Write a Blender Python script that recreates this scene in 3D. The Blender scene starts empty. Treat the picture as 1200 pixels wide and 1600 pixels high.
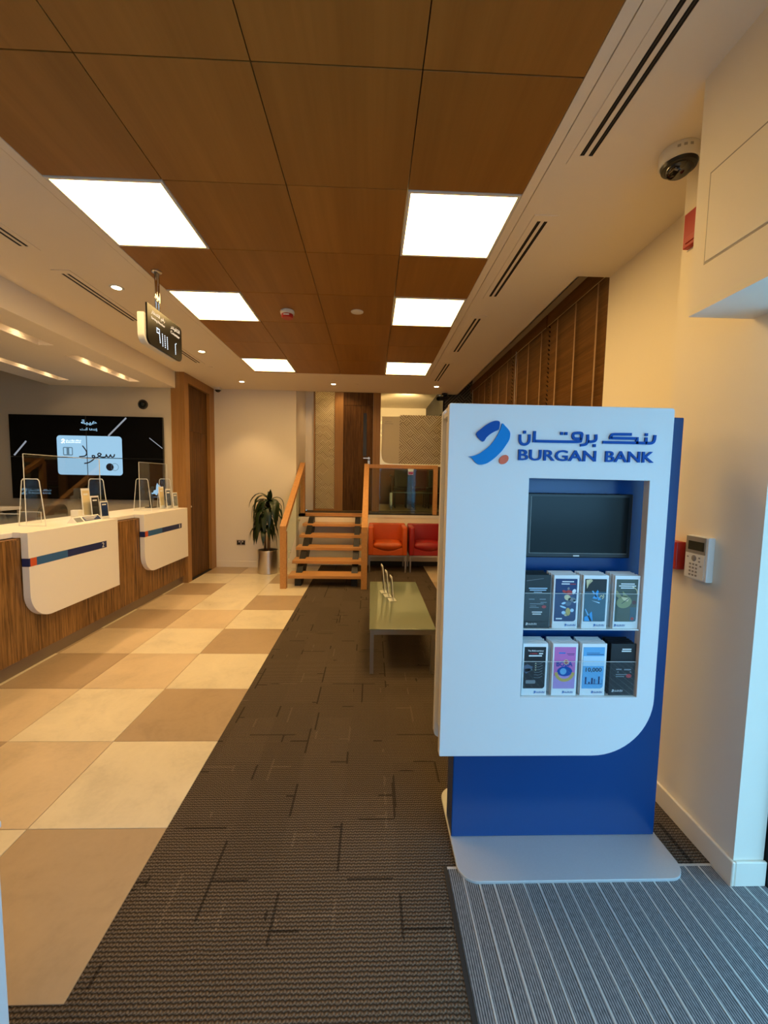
import bpy, bmesh, math, random
from mathutils import Vector, Matrix
random.seed(7)
scene = bpy.context.scene
COL = scene.collection

# ---------------------------------------------------------------- camera, world, exposure
H_EYE = 1.544
def make_camera():
    pitch, yaw, roll = -0.0799, 0.03216, 0.01725
    cy, sy, cp, sp = math.cos(yaw), math.sin(yaw), math.cos(pitch), math.sin(pitch)
    f = Vector((sy*cp, cy*cp, sp)); r = Vector((cy, -sy, 0)); u = r.cross(f)
    cr, sr = math.cos(roll), math.sin(roll)
    r2 = cr*r + sr*u; u2 = -sr*r + cr*u
    m = Matrix(((r2.x, u2.x, -f.x, 0), (r2.y, u2.y, -f.y, 0), (r2.z, u2.z, -f.z, H_EYE), (0, 0, 0, 1)))
    cam = bpy.data.cameras.new('camera'); o = bpy.data.objects.new('camera', cam); COL.objects.link(o)
    cam.sensor_fit = 'HORIZONTAL'; cam.sensor_width = 36; cam.lens = 36*640.8/1200; cam.clip_start = 0.02
    o.matrix_world = m; scene.camera = o
make_camera()
SKY = (0.26, 0.63, 1.0); SKY_STRENGTH = 4.4
w = bpy.data.worlds.new('world'); scene.world = w; w.use_nodes = True
bg = w.node_tree.nodes['Background']; bg.inputs[0].default_value = (*SKY, 1); bg.inputs[1].default_value = SKY_STRENGTH
scene.view_settings.view_transform = 'Standard'; scene.view_settings.look = 'None'
scene.view_settings.exposure = 0.10; scene.view_settings.gamma = 1.0; scene.view_settings.use_curve_mapping = False
WARM = (1.0, 0.63, 0.22)
PANEL_L = 18.0      # radiance of the ceiling light panels
SPOT_W = 26.0       # watts of one downlight

# ---------------------------------------------------------------- node helpers
MATS = {}
class NT:
    def __init__(s, name):
        s.m = bpy.data.materials.new(name); s.m.use_nodes = True; s.t = s.m.node_tree
        s.b = s.t.nodes['Principled BSDF']; s.out = s.t.nodes['Material Output']; MATS[name] = s.m
    def n(s, typ, **k):
        nd = s.t.nodes.new(typ)
        for a, v in k.items(): setattr(nd, a, v)
        return nd
    def l(s, a, b): s.t.links.new(a, b)
    def val(s, sock, v):
        if hasattr(v, 'is_output'): s.l(v, sock)
        else: sock.default_value = v
    def math(s, op, a, b=0.0, c=None):
        nd = s.n('ShaderNodeMath', operation=op); s.val(nd.inputs[0], a); s.val(nd.inputs[1], b)
        if c is not None: s.val(nd.inputs[2], c)
        return nd.outputs[0]
    def mix(s, f, a, b, blend='MIX'):
        nd = s.n('ShaderNodeMix', data_type='RGBA', blend_type=blend)
        s.val(nd.inputs[0], f); s.val(nd.inputs[6], c4(a)); s.val(nd.inputs[7], c4(b)); return nd.outputs[2]
    def coord(s, which='Object', scale=(1, 1, 1), loc=(0, 0, 0), rot=(0, 0, 0)):
        tc = s.n('ShaderNodeTexCoord'); mp = s.n('ShaderNodeMapping')
        if which == 'World':
            g = s.n('ShaderNodeNewGeometry'); s.l(g.outputs['Position'], mp.inputs[0])
        else: s.l(tc.outputs[which], mp.inputs[0])
        mp.inputs['Scale'].default_value = scale; mp.inputs['Location'].default_value = loc; mp.inputs['Rotation'].default_value = rot
        return mp.outputs[0]
    def noise(s, vec, scale=5, detail=3, rough=.5, dist=0):
        nd = s.n('ShaderNodeTexNoise'); s.l(vec, nd.inputs['Vector'])
        nd.inputs['Scale'].default_value = scale; nd.inputs['Detail'].default_value = detail
        nd.inputs['Roughness'].default_value = rough; nd.inputs['Distortion'].default_value = dist
        return nd.outputs[0]
    def ramp(s, f, stops):
        nd = s.n('ShaderNodeValToRGB'); s.l(f, nd.inputs[0]); e = nd.color_ramp.elements
        while len(e) < len(stops): e.new(.5)
        for el, (p, c) in zip(e, stops): el.position = p; el.color = c4(c)
        return nd.outputs[0]
    def bump(s, h, strength=.2, dist=.01):
        nd = s.n('ShaderNodeBump'); nd.inputs['Strength'].default_value = strength; nd.inputs['Distance'].default_value = dist
        s.l(h, nd.inputs['Height']); s.l(nd.outputs[0], s.b.inputs['Normal'])
    def set(s, **k):
        for a, v in k.items():
            s.val(s.b.inputs[a.replace('_', ' ')], c4(v) if isinstance(v, tuple) else v)
        return s
def c4(c):
    return (*c, 1.0) if isinstance(c, tuple) and len(c) == 3 else c
def plain(name, col, rough=.5, metal=0.0, spec=.5, noise=0.0, nscale=40):
    m = NT(name)
    if noise:
        v = m.noise(m.coord('World'), nscale, 2)
        m.set(Base_Color=m.mix(v, tuple(c*(1-noise) for c in col), tuple(min(1, c*(1+noise)) for c in col)))
    else: m.set(Base_Color=col)
    m.set(Roughness=rough, Metallic=metal, Specular_IOR_Level=spec); return m.m
def emit(name, col, s):
    m = NT(name); m.set(Base_Color=(0, 0, 0), Emission_Color=col, Emission_Strength=s, Roughness=.6); return m.m
def wood(name, c1, c2, grain='z', scale=1.0, rough=.42, lo=.30, hi=.70, spec=.35):
    m = NT(name)
    st = {'x': (1.2, 28, 28), 'y': (28, 1.2, 28), 'z': (28, 28, 1.2)}[grain]
    oi = m.n('ShaderNodeObjectInfo')
    v = m.coord('World', tuple(a*scale for a in st))
    add = m.n('ShaderNodeVectorMath', operation='ADD'); m.l(v, add.inputs[0])
    cmb = m.n('ShaderNodeCombineXYZ'); rr = m.math('MULTIPLY', oi.outputs['Random'], 37.0)
    for i in range(3): m.l(rr, cmb.inputs[i])
    m.l(cmb.outputs[0], add.inputs[1])
    n1 = m.noise(add.outputs[0], 1.0, 4, .6, .4); n2 = m.noise(add.outputs[0], 4.5, 3, .6)
    f = m.math('ADD', m.math('MULTIPLY', n1, .72), m.math('MULTIPLY', n2, .28))
    col = m.ramp(f, [(lo, c1), (.5, tuple((a+b)/2 for a, b in zip(c1, c2))), (hi, c2)])
    hsv = m.n('ShaderNodeHueSaturation'); m.l(col, hsv.inputs['Color'])
    m.l(m.math('ADD', .94, m.math('MULTIPLY', oi.outputs['Random'], .12)), hsv.inputs['Value'])
    m.set(Base_Color=hsv.outputs[0], Roughness=rough, Specular_IOR_Level=spec); m.bump(f, .06, .002); return m.m
def thin_glass(name, tint=(.95, .98, .96), refl=.12, rough=0.0, edge=.0):
    m = NT(name); t = m.n('ShaderNodeBsdfTransparent'); t.inputs[0].default_value = c4(tint)
    g = m.n('ShaderNodeBsdfGlossy'); g.inputs['Roughness'].default_value = rough; g.inputs[0].default_value = (1, 1, 1, 1)
    lw = m.n('ShaderNodeLayerWeight'); lw.inputs[0].default_value = .35
    f = m.math('ADD', refl*.4, m.math('MULTIPLY', lw.outputs['Fresnel'], refl*1.6))
    mx = m.n('ShaderNodeMixShader'); m.l(f, mx.inputs[0]); m.l(t.outputs[0], mx.inputs[1]); m.l(g.outputs[0], mx.inputs[2])
    m.l(mx.outputs[0], m.out.inputs[0]); return m.m

# ---------------------------------------------------------------- materials
WALL = (.84, .77, .65)
plain('wall_paint', WALL, .65, noise=.015, nscale=3)
plain('ceiling_paint', (.86, .78, .66), .8, noise=.01, nscale=2)
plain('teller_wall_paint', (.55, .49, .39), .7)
plain('skirting_paint', (.84, .77, .65), .45)
plain('white_lacquer', (.78, .755, .75), .36)
plain('white_corian', (.86, .83, .78), .38)
plain('kiosk_blue', (.001, .048, .20), .24)
plain('logo_blue', (.0, .070, .36), .45, spec=.2); plain('logo_light_blue', (.0, .22, .62), .45, spec=.2); plain('logo_orange', (.80, .10, .01), .4)
plain('stripe_navy', (.012, .025, .12), .35); plain('stripe_blue', (.03, .13, .34), .35); plain('stripe_red', (.62, .10, .03), .4)
plain('black_plastic', (.010, .011, .012), .32); plain('soft_black', (.018, .017, .016), .6); plain('black_metal', (.012, .011, .010), .4, .3)
plain('screen_glass', (.005, .009, .010), .16, spec=.25); plain('video_black', (.003, .003, .003), .25, spec=.12); plain('sign_black', (.006, .005, .005), .3, spec=.15)
plain('brushed_steel', (.62, .58, .53), .30, 1.0); plain('chrome', (.8, .8, .8), .12, 1.0)
plain('base_metal', (.60, .60, .60), .42, .3, noise=.05, nscale=200)
plain('red_plastic', (.42, .012, .012), .35); plain('white_plastic', (.78, .76, .72), .4); plain('grey_plastic', (.34, .33, .31), .45)
plain('key_grey', (.30, .27, .23), .5); plain('lcd_dark', (.025, .03, .02), .2)
plain('dark_slot', (.006, .005, .005), .8); plain('slot_vane', (.03, .025, .02), .6)
plain('orange_leather', (.56, .085, .008), .38, noise=.06, nscale=30); plain('red_leather', (.30, .010, .012), .38, noise=.06, nscale=30)
plain('dark_fabric', (.02, .018, .017), .85); plain('grey_fabric', (.06, .055, .05), .9)
plain('leaf_green', (.014, .030, .007), .36, noise=.45, nscale=14); plain('cane_brown', (.20, .10, .04), .8, noise=.3, nscale=60); plain('soil', (.03, .02, .013), .95)
plain('paper_white', (.86, .86, .86), .5); plain('paper_edge', (.66, .55, .50), .7); plain('print_navy', (.006, .03, .13), .4); plain('print_black', (.012, .012, .014), .35)
plain('print_charcoal', (.012, .016, .018), .35); plain('print_teal', (.03, .10, .15), .4); plain('print_sky', (.14, .42, .72), .4); plain('print_pink', (.60, .16, .46), .4)
plain('print_lilac', (.48, .30, .62), .4); plain('print_bluewhite', (.52, .72, .88), .4); plain('print_gold', (.62, .42, .10), .4); plain('print_red', (.5, .04, .04), .4)
plain('print_olive', (.30, .31, .14), .45); plain('print_grey', (.22, .24, .26), .5); plain('print_cyan', (.03, .35, .78), .4); plain('print_cream', (.75, .62, .35), .45)
plain('print_mid_blue', (.05, .20, .48), .4); plain('print_green_grey', (.07, .09, .07), .4); plain('print_maroon', (.10, .015, .02), .4); plain('print_shade', (.10, .13, .2), .4)
plain('door_gap', (.01, .006, .004), .8); plain('grout', (.30, .22, .14), .9); plain('plinth_metal', (.30, .24, .17), .35, .6)
plain('mat_rail', (.60, .58, .55), .38, .35); plain('outside_ground', (.35, .35, .34), .9)
plain('table_frame_steel', (.42, .38, .32), .32, .85)
wood('ceiling_veneer', (.27, .118, .022), (.38, .175, .036), 'y', .28, .45)
wood('counter_walnut', (.055, .022, .005), (.35, .175, .052), 'z', 1.7, .40, .38, .64)
wood('door_walnut', (.055, .022, .005), (.155, .070, .018), 'z', 1.7, .5, .36, .66, .15)
wood('frame_oak', (.27, .130, .036), (.39, .20, .062), 'z', 1.2, .42)
wood('rail_oak', (.45, .215, .066), (.60, .31, .11), 'y', 1.2, .36)
wood('tread_oak', (.47, .225, .07), (.64, .34, .13), 'x', 1.2, .33)
wood('slat_wood', (.11, .048, .012), (.25, .118, .034), 'y', 1.0, .36)
wood('desk_wood', (.05, .02, .008), (.12, .05, .018), 'x', 1.0, .35)
thin_glass('clear_glass', (.93, .97, .94), .018); thin_glass('acrylic', (.97, .98, .98), .05); thin_glass('dome_glass', (.02, .018, .016), .22)
plain('tape_tan', (.36, .22, .12), .7); plain('acrylic_edge', (.80, .82, .80), .12)
emit('panel_light', WARM, PANEL_L); emit('downlight_glow', (1.0, .66, .34), 30.0)
emit('screen_white', (.36, .64, .88), .85); emit('screen_dim_white', (.75, .82, .95), .35); emit('led_dots', (.75, .88, 1.0), 1.6); emit('sign_text', (1, .80, .58), 1.0)
emit('screen_ink', (.01, .015, .03), .3); emit('screen_soft_blue', (.16, .30, .42), .6)
def mat_tile(name, c):
    m = NT(name); oi = m.n('ShaderNodeObjectInfo')
    v = m.coord('World'); sh = m.n('ShaderNodeVectorMath', operation='ADD'); m.l(v, sh.inputs[0])
    cm = m.n('ShaderNodeCombineXYZ'); m.l(m.math('MULTIPLY', oi.outputs['Random'], 50.0), cm.inputs[0]); m.l(m.math('MULTIPLY', oi.outputs['Random'], 23.0), cm.inputs[1]); m.l(cm.outputs[0], sh.inputs[1])
    n1 = m.noise(sh.outputs[0], 3.2, 6, .62, .6); n2 = m.noise(sh.outputs[0], 38, 3, .6)
    f = m.math('ADD', m.math('MULTIPLY', n1, .8), m.math('MULTIPLY', n2, .2))
    m.set(Base_Color=m.ramp(f, [(.28, tuple(a*.80 for a in c)), (.5, c), (.72, tuple(min(1, a*1.10) for a in c))]), Roughness=m.math('ADD', .22, m.math('MULTIPLY', n1, .2)))
    m.bump(n2, .04, .002)
mat_tile('tile_light', (.70, .62, .47)); mat_tile('tile_mid', (.61, .485, .335)); mat_tile('tile_dark', (.42, .31, .20))
def mat_carpet():
    m = NT('carpet_loop'); v = m.coord('World')
    sep = m.n('ShaderNodeSeparateXYZ'); m.l(v, sep.inputs[0]); X, Y = sep.outputs[0], sep.outputs[1]
    warp = m.noise(v, 14, 2)
    row = m.math('FRACT', m.math('DIVIDE', m.math('ADD', Y, m.math('ADD', m.math('MULTIPLY', warp, .006), m.math('MULTIPLY', m.math('ABSOLUTE', m.math('SUBTRACT', m.math('FRACT', m.math('MULTIPLY', X, 52.0)), .5)), .007))), .0135))
    rowi = m.math('FLOOR', m.math('DIVIDE', Y, .0135))
    rib = m.math('SINE', m.math('MULTIPLY', row, 3.14159))
    loop = m.math('ABSOLUTE', m.math('SINE', m.math('ADD', m.math('MULTIPLY', X, 300.0), m.math('MULTIPLY', rowi, 1.9))))
    fl = m.noise(v, 170, 2, .7)
    h = m.math('MULTIPLY', rib, m.math('ADD', .45, m.math('MULTIPLY', loop, .55)))
    def brick(w, hgt, off, mort, rot):
        b = m.n('ShaderNodeTexBrick'); b.offset = off; b.squash = 1.0
        vv = m.coord('World', (1, 1, 1), (.07*off, .11, 0), (0, 0, rot)); m.l(vv, b.inputs['Vector'])
        b.inputs['Scale'].default_value = 1.0; b.inputs['Brick Width'].default_value = w; b.inputs['Row Height'].default_value = hgt
        b.inputs['Mortar Size'].default_value = mort; b.inputs['Mortar Smooth'].default_value = .3
        b.inputs['Color1'].default_value = (.15, .15, .15, 1); b.inputs['Color2'].default_value = (.85, .85, .85, 1); b.inputs['Mortar'].default_value = (.5, .5, .5, 1)
        return b
    b1 = brick(.42, .24, .43, .006, math.pi/2); b2 = brick(.46, .31, .61, .006, 0); b3 = brick(.33, .20, .29, .006, math.pi/2)
    keep1 = m.math('GREATER_THAN', m.noise(v, 4.3, 1), .56); keep2 = m.math('GREATER_THAN', m.noise(m.coord('World', (1, 1, 1), (3.1, 7.7, 0)), 2.6, 1), .60); keep3 = m.math('GREATER_THAN', m.noise(m.coord('World', (1, 1, 1), (9.1, 1.7, 0)), 4.1, 1), .60)
    dark = m.math('MAXIMUM', m.math('MULTIPLY', b1.outputs['Fac'], keep1), m.math('MULTIPLY', b2.outputs['Fac'], keep2))
    lite = m.math('MULTIPLY', b3.outputs['Fac'], keep3)
    s1 = m.n('ShaderNodeSeparateColor'); m.l(b1.outputs['Color'], s1.inputs[0])
    tone = m.math('ADD', m.math('ADD', .90, m.math('MULTIPLY', s1.outputs[0], .20)), m.math('MULTIPLY', lite, .35))
    base = m.ramp(m.math('ADD', m.math('MULTIPLY', h, .62), m.math('MULTIPLY', fl, .55)), [(.18, (.018, .013, .009)), (.52, (.072, .053, .037)), (.95, (.20, .156, .118))])
    hs = m.n('ShaderNodeHueSaturation'); m.l(base, hs.inputs['Color']); m.l(m.math('MULTIPLY', tone, m.math('SUBTRACT', 1.0, m.math('MULTIPLY', dark, .55))), hs.inputs['Value'])
    m.set(Base_Color=hs.outputs[0], Roughness=.95, Specular_IOR_Level=.1); m.bump(h, .7, .006)
mat_carpet()
def mat_mat():
    m = NT('mat_textile'); v = m.coord('World'); sep = m.n('ShaderNodeSeparateXYZ'); m.l(v, sep.inputs[0])
    s = m.math('ABSOLUTE', m.math('SINE', m.math('MULTIPLY', sep.outputs[0], 400.0)))
    fl = m.noise(m.coord('World', (120, 60, 60)), 1.0, 2, .7)
    f = m.math('ADD', m.math('MULTIPLY', s, .62), m.math('MULTIPLY', fl, .45))
    m.set(Base_Color=m.ramp(f, [(.2, (.022, .023, .027)), (.55, (.11, .112, .12)), (.95, (.36, .355, .36))]), Roughness=.95, Specular_IOR_Level=.1)
mat_mat()
def maze(m, vec, k):
    """45-degree maze of short parallel strokes, 0 or 1"""
    sep = m.n('ShaderNodeSeparateXYZ'); m.l(vec, sep.inputs[0])
    a = m.math('MULTIPLY', m.math('ADD', sep.outputs[0], sep.outputs[2]), k); b = m.math('MULTIPLY', m.math('SUBTRACT', sep.outputs[0], sep.outputs[2]), k)
    ca, cb = m.math('FLOOR', a), m.math('FLOOR', b)
    cm = m.n('ShaderNodeCombineXYZ'); m.l(ca, cm.inputs[0]); m.l(cb, cm.inputs[1])
    wn = m.n('ShaderNodeTexWhiteNoise', noise_dimensions='2D'); m.l(cm.outputs[0], wn.inputs['Vector'])
    pick = m.math('GREATER_THAN', wn.outputs[0], .5)
    fa, fb = m.math('FRACT', m.math('MULTIPLY', a, 3.0)), m.math('FRACT', m.math('MULTIPLY', b, 3.0))
    f = m.math('ADD', m.math('MULTIPLY', fa, pick), m.math('MULTIPLY', fb, m.math('SUBTRACT', 1.0, pick)))
    return m.math('GREATER_THAN', f, .64)
def mat_film(name, k, c_on, c_off, a_on, a_off):
    m = NT(name); p = maze(m, m.coord('World'), k)
    m.set(Base_Color=m.mix(p, c_off, c_on), Roughness=.45)
    tl = m.n('ShaderNodeBsdfTranslucent'); m.l(m.b.inputs['Base Color'].links[0].from_socket, tl.inputs[0]); m2 = m.n('ShaderNodeMixShader'); m2.inputs[0].default_value = .45; m.l(m.b.outputs[0], m2.inputs[1]); m.l(tl.outputs[0], m2.inputs[2])
    tr = m.n('ShaderNodeBsdfTransparent'); mx = m.n('ShaderNodeMixShader')
    m.l(m.math('ADD', a_off, m.math('MULTIPLY', p, a_on-a_off)), mx.inputs[0]); m.l(tr.outputs[0], mx.inputs[1]); m.l(m2.outputs[0], mx.inputs[2]); m.l(mx.outputs[0], m.out.inputs[0])
mat_film('film_maze', 6.8, (.30, .21, .13), (.90, .82, .68), .92, .90)
mat_film('film_strip', 9.0, (.34, .24, .13), (.90, .80, .56), .95, .90)
mat_film('film_dark', 6.0, (.30, .26, .18), (.10, .085, .06), .98, .96)
def mat_frost():
    m = NT('film_frost'); m.set(Base_Color=(.90, .82, .68), Roughness=.55); tl = m.n('ShaderNodeBsdfTranslucent'); tl.inputs[0].default_value = (.8, .72, .58, 1); m2 = m.n('ShaderNodeMixShader'); m2.inputs[0].default_value = .45; m.l(m.b.outputs[0], m2.inputs[1]); m.l(tl.outputs[0], m2.inputs[2])
    tr = m.n('ShaderNodeBsdfTransparent'); mx = m.n('ShaderNodeMixShader'); mx.inputs[0].default_value = .93
    m.l(tr.outputs[0], mx.inputs[1]); m.l(m2.outputs[0], mx.inputs[2]); m.l(mx.outputs[0], m.out.inputs[0])
mat_frost()
def mat_tabletop():
    m = NT('table_glass'); m.set(Base_Color=(.25, .285, .21), Roughness=.07, Specular_IOR_Level=.9)
    tr = m.n('ShaderNodeBsdfTransparent'); tr.inputs[0].default_value = (.7, .8, .65, 1); mx = m.n('ShaderNodeMixShader'); mx.inputs[0].default_value = .82
    m.l(tr.outputs[0], mx.inputs[1]); m.l(m.b.outputs[0], mx.inputs[2]); m.l(mx.outputs[0], m.out.inputs[0])
mat_tabletop()

# ---------------------------------------------------------------- object helpers
WL = {}
def _add(o, parent, world):
    COL.objects.link(o); WL[o.name] = Vector(world)
    if parent is not None:
        o.parent = parent; o.location = Vector(world) - WL[parent.name]
    else: o.location = world
    return o
def tag(o, label=None, cat=None, group=None, kind=None):
    if label: o['label'] = label
    if cat: o['category'] = cat
    if group: o['group'] = group
    if kind: o['kind'] = kind
    return o
def thing(name, label, cat, loc, group=None):
    o = bpy.data.objects.new(name, None); o.empty_display_size = .1
    return tag(_add(o, None, loc), label, cat, group)
def struct_root(name, loc=(0, 0, 0)):
    o = bpy.data.objects.new(name, None); o.empty_display_size = .1
    return tag(_add(o, None, loc), kind='structure')
def put(name, me, mat, parent=None, world=(0, 0, 0)):
    if mat is not None and not me.materials: me.materials.append(MATS[mat])
    return _add(bpy.data.objects.new(name, me), parent, world)
def from_bm(name, bm, mat, parent=None, smooth=False, mats=None):
    """bm in world coordinates; origin goes to the middle of its base"""
    vs = [v.co for v in bm.verts]
    lo = Vector((min(v.x for v in vs), min(v.y for v in vs), min(v.z for v in vs))); hi = Vector((max(v.x for v in vs), max(v.y for v in vs), max(v.z for v in vs)))
    c = Vector(((lo.x+hi.x)/2, (lo.y+hi.y)/2, lo.z))
    bmesh.ops.translate(bm, verts=bm.verts, vec=-c)
    bmesh.ops.recalc_face_normals(bm, faces=bm.faces)
    me = bpy.data.meshes.new(name); bm.to_mesh(me); bm.free()
    for p in me.polygons: p.use_smooth = smooth
    if mats:
        for k in mats: me.materials.append(MATS[k])
    o = put(name, me, mat, parent, c)
    return o
def bm_box(bm, x0, x1, y0, y1, z0, z1, bev=0.0, seg=2):
    g = bmesh.ops.create_cube(bm, size=1.0)
    vs = g['verts']
    for v in vs: v.co = Vector(((x0+x1)/2 + v.co.x*(x1-x0), (y0+y1)/2 + v.co.y*(y1-y0), (z0+z1)/2 + v.co.z*(z1-z0)))
    if bev:
        es = list({e for v in vs for e in v.link_edges})
        bmesh.ops.bevel(bm, geom=es, offset=bev, segments=seg, affect='EDGES', profile=.5)
    return vs
def box(name, x0, x1, y0, y1, z0, z1, mat, parent=None, bev=0.0, seg=2):
    bm = bmesh.new(); bm_box(bm, x0, x1, y0, y1, z0, z1, bev, seg); return from_bm(name, bm, mat, parent)
def boxes(name, lst, mat, parent=None, bev=0.0):
    bm = bmesh.new()
    for b in lst: bm_box(bm, *b, bev)
    return from_bm(name, bm, mat, parent)
def bm_cyl(bm, p0, p1, r0, r1=None, seg=20, caps=True):
    p0, p1 = Vector(p0), Vector(p1); r1 = r0 if r1 is None else r1
    d = (p1-p0); L = d.length; q = d.to_track_quat('Z', 'Y').to_matrix().to_4x4()
    bmesh.ops.create_cone(bm, cap_ends=caps, segments=seg, radius1=r0, radius2=r1, depth=L, matrix=Matrix.Translation((p0+p1)/2) @ q)
def cyl(name, p0, p1, r0, mat, parent=None, r1=None, seg=20, smooth=False):
    bm = bmesh.new(); bm_cyl(bm, p0, p1, r0, r1, seg); o = from_bm(name, bm, mat, parent)
    if smooth: shade_sides(o)
    return o
def shade_sides(o):
    for p in o.data.polygons: p.use_smooth = len(p.vertices) == 4
def lathe(name, prof, center, mat, parent=None, seg=28, axis='z', flip=1):
    """prof: (radius, height) pairs; axis z (flip -1 hangs down), or x / y pointing out along that axis"""
    bm = bmesh.new(); rings = []
    for r, h in prof:
        ring = []
        for i in range(seg):
            a = 2*math.pi*i/seg; u, v = r*math.cos(a), r*math.sin(a); h2 = h*flip
            co = {'z': (u, v, h2), 'x': (h2, u, v), 'y': (u, h2, v)}[axis]
            ring.append(bm.verts.new(Vector(co)+Vector(center)))
        rings.append(ring)
    for a, b in zip(rings, rings[1:]):
        for i in range(seg):
            bm.faces.new((a[i], a[(i+1) % seg], b[(i+1) % seg], b[i]))
    bmesh.ops.remove_doubles(bm, verts=bm.verts, dist=1e-5)
    for ring in (rings[0], rings[-1]):
        ring = [v for v in ring if v.is_valid]
        if len(ring) == seg and all(v.is_valid for v in ring):
            try: bm.faces.new(ring)
            except Exception: pass
    o = from_bm(name, bm, mat, parent, smooth=True)
    mod_flat(o); return o
def mod_flat(o):
    # keep crisp rims: mark sharp edges by angle
    me = o.data; bm = bmesh.new(); bm.from_mesh(me)
    for e in bm.edges:
        if len(e.link_faces) == 2 and e.calc_face_angle(0) > .6: e.smooth = False
    bm.to_mesh(me); bm.free()
def bezier_smooth(pts, n=5, closed=False):
    out = []; N = len(pts)
    rng = range(N) if closed else range(N-1)
    for i in rng:
        p0 = pts[(i-1) % N] if (closed or i > 0) else pts[i]; p1 = pts[i]; p2 = pts[(i+1) % N]; p3 = pts[(i+2) % N] if (closed or i+2 < N) else p2
        for k in range(n):
            t = k/n
            out.append(tuple(.5*((2*b)+(-a+c)*t+(2*a-5*b+4*c-d)*t*t+(-a+3*b-3*c+d)*t**3) for a, b, c, d in zip(p0, p1, p2, p3)))
    if not closed: out.append(pts[-1])
    return out
def rrect(x0, x1, y0, y1, rs, n=8):
    """rounded rectangle, rs = radii (bl, br, tr, tl)"""
    if not isinstance(rs, (tuple, list)): rs = (rs,)*4
    pts = []
    for (cx, cy, sx, sy, r, a0) in ((x0, y0, 1, 1, rs[0], math.pi), (x1, y0, -1, 1, rs[1], 1.5*math.pi), (x1, y1, -1, -1, rs[2], 0), (x0, y1, 1, -1, rs[3], .5*math.pi)):
        if r <= 0: pts.append((cx, cy)); continue
        for i in range(n+1):
            a = a0+.5*math.pi*i/n; pts.append((cx+sx*r+r*math.cos(a), cy+sy*r+r*math.sin(a)))
    return pts
def ellipse(cx, cy, a, b, rot=0, n=28):
    return [(cx+a*math.cos(t)*math.cos(rot)-b*math.sin(t)*math.sin(rot), cy+a*math.cos(t)*math.sin(rot)+b*math.sin(t)*math.cos(rot)) for t in [2*math.pi*i/n for i in range(n)]]
AX = {'-y': (Vector((1, 0, 0)), Vector((0, 0, 1)), Vector((0, -1, 0))), '+x': (Vector((0, 1, 0)), Vector((0, 0, 1)), Vector((1, 0, 0))),
      '-x': (Vector((0, -1, 0)), Vector((0, 0, 1)), Vector((-1, 0, 0))), '+z': (Vector((1, 0, 0)), Vector((0, 1, 0)), Vector((0, 0, 1))), '-z': (Vector((1, 0, 0)), Vector((0, -1, 0)), Vector((0, 0, -1)))}
def frame_mat(face, origin):
    u, v, n = AX[face] if isinstance(face, str) else face
    m = Matrix(((u.x, v.x, n.x, 0), (u.y, v.y, n.y, 0), (u.z, v.z, n.z, 0), (0, 0, 0, 1)))
    return Matrix.Translation(origin) @ m
def curve_bm(polys, thick, bev=0.0):
    """filled 2-D outlines (inner ones are holes) extruded to thickness, base on 0"""
    cu = bpy.data.curves.new('tmp', 'CURVE'); cu.dimensions = '2D'; cu.fill_mode = 'BOTH'; cu.extrude = max(thick/2-bev, 1e-5); cu.bevel_depth = bev; cu.bevel_resolution = 1; cu.offset = -bev
    for p in polys:
        s = cu.splines.new('POLY'); s.points.add(len(p)-1)
        for q, (a, b) in zip(s.points, p): q.co = (a, b, 0, 1)
        s.use_cyclic_u = True
    return _curve_to_bm(cu, thick)
def _curve_to_bm(cu, thick):
    o = bpy.data.objects.new('tmp', cu); COL.objects.link(o)
    dg = bpy.context.evaluated_depsgraph_get(); dg.update()
    me = bpy.data.meshes.new_from_object(o.evaluated_get(dg), depsgraph=dg)
    bpy.data.objects.remove(o); bpy.data.curves.remove(cu)
    bm = bmesh.new(); bm.from_mesh(me); bpy.data.meshes.remove(me)
    bmesh.ops.remove_doubles(bm, verts=bm.verts, dist=1e-6)
    bmesh.ops.translate(bm, verts=bm.verts, vec=(0, 0, thick/2)); return bm
def shape(name, polys, thick, face, origin, mat, parent=None, bev=0.0):
    bm = curve_bm(polys, thick, bev); bm.transform(frame_mat(face, origin)); return from_bm(name, bm, mat, parent)
def ribbon_poly(pts, wd):
    n = len(pts); L, R = [], []
    for i, p in enumerate(pts):
        a = Vector(pts[max(i-1, 0)]); b = Vector(pts[min(i+1, n-1)]); c = Vector(p)
        d1 = (c-a).normalized() if i > 0 else (b-c).normalized(); d2 = (b-c).normalized() if i < n-1 else d1
        t = (d1+d2); t = t.normalized() if t.length > 1e-6 else d1
        nn = Vector((-t.y, t.x)); k = 1/max(.45, abs(nn.dot(Vector((-d1.y, d1.x)))))
        L.append(c+nn*wd/2*k); R.append(c-nn*wd/2*k)
    return L, R
def ribbons(name, paths, wd, thick, face, origin, mat, parent=None, smooth=3, dots=(), dot=None):
    bm = bmesh.new()
    for p in paths:
        q = bezier_smooth(p, smooth) if smooth > 1 and len(p) > 2 else p
        L, R = ribbon_poly(q, wd)
        vs = [[bm.verts.new((a.x, a.y, z)) for a in side] for side in (L, R) for z in (0, thick)]
        l0, l1, r0, r1 = vs
        for i in range(len(q)-1):
            bm.faces.new((l1[i], r1[i], r1[i+1], l1[i+1])); bm.faces.new((l0[i], l0[i+1], r0[i+1], r0[i]))
            bm.faces.new((l0[i], l1[i], l1[i+1], l0[i+1])); bm.faces.new((r0[i], r0[i+1], r1[i+1], r1[i]))
        for i in (0, -1): bm.faces.new((l0[i], r0[i], r1[i], l1[i]))
    for (x, y) in dots:
        d = (dot or wd)/2; bm_box(bm, x-d, x+d, y-d, y+d, 0, thick)
    bm.transform(frame_mat(face, origin)); return from_bm(name, bm, mat, parent)
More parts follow.
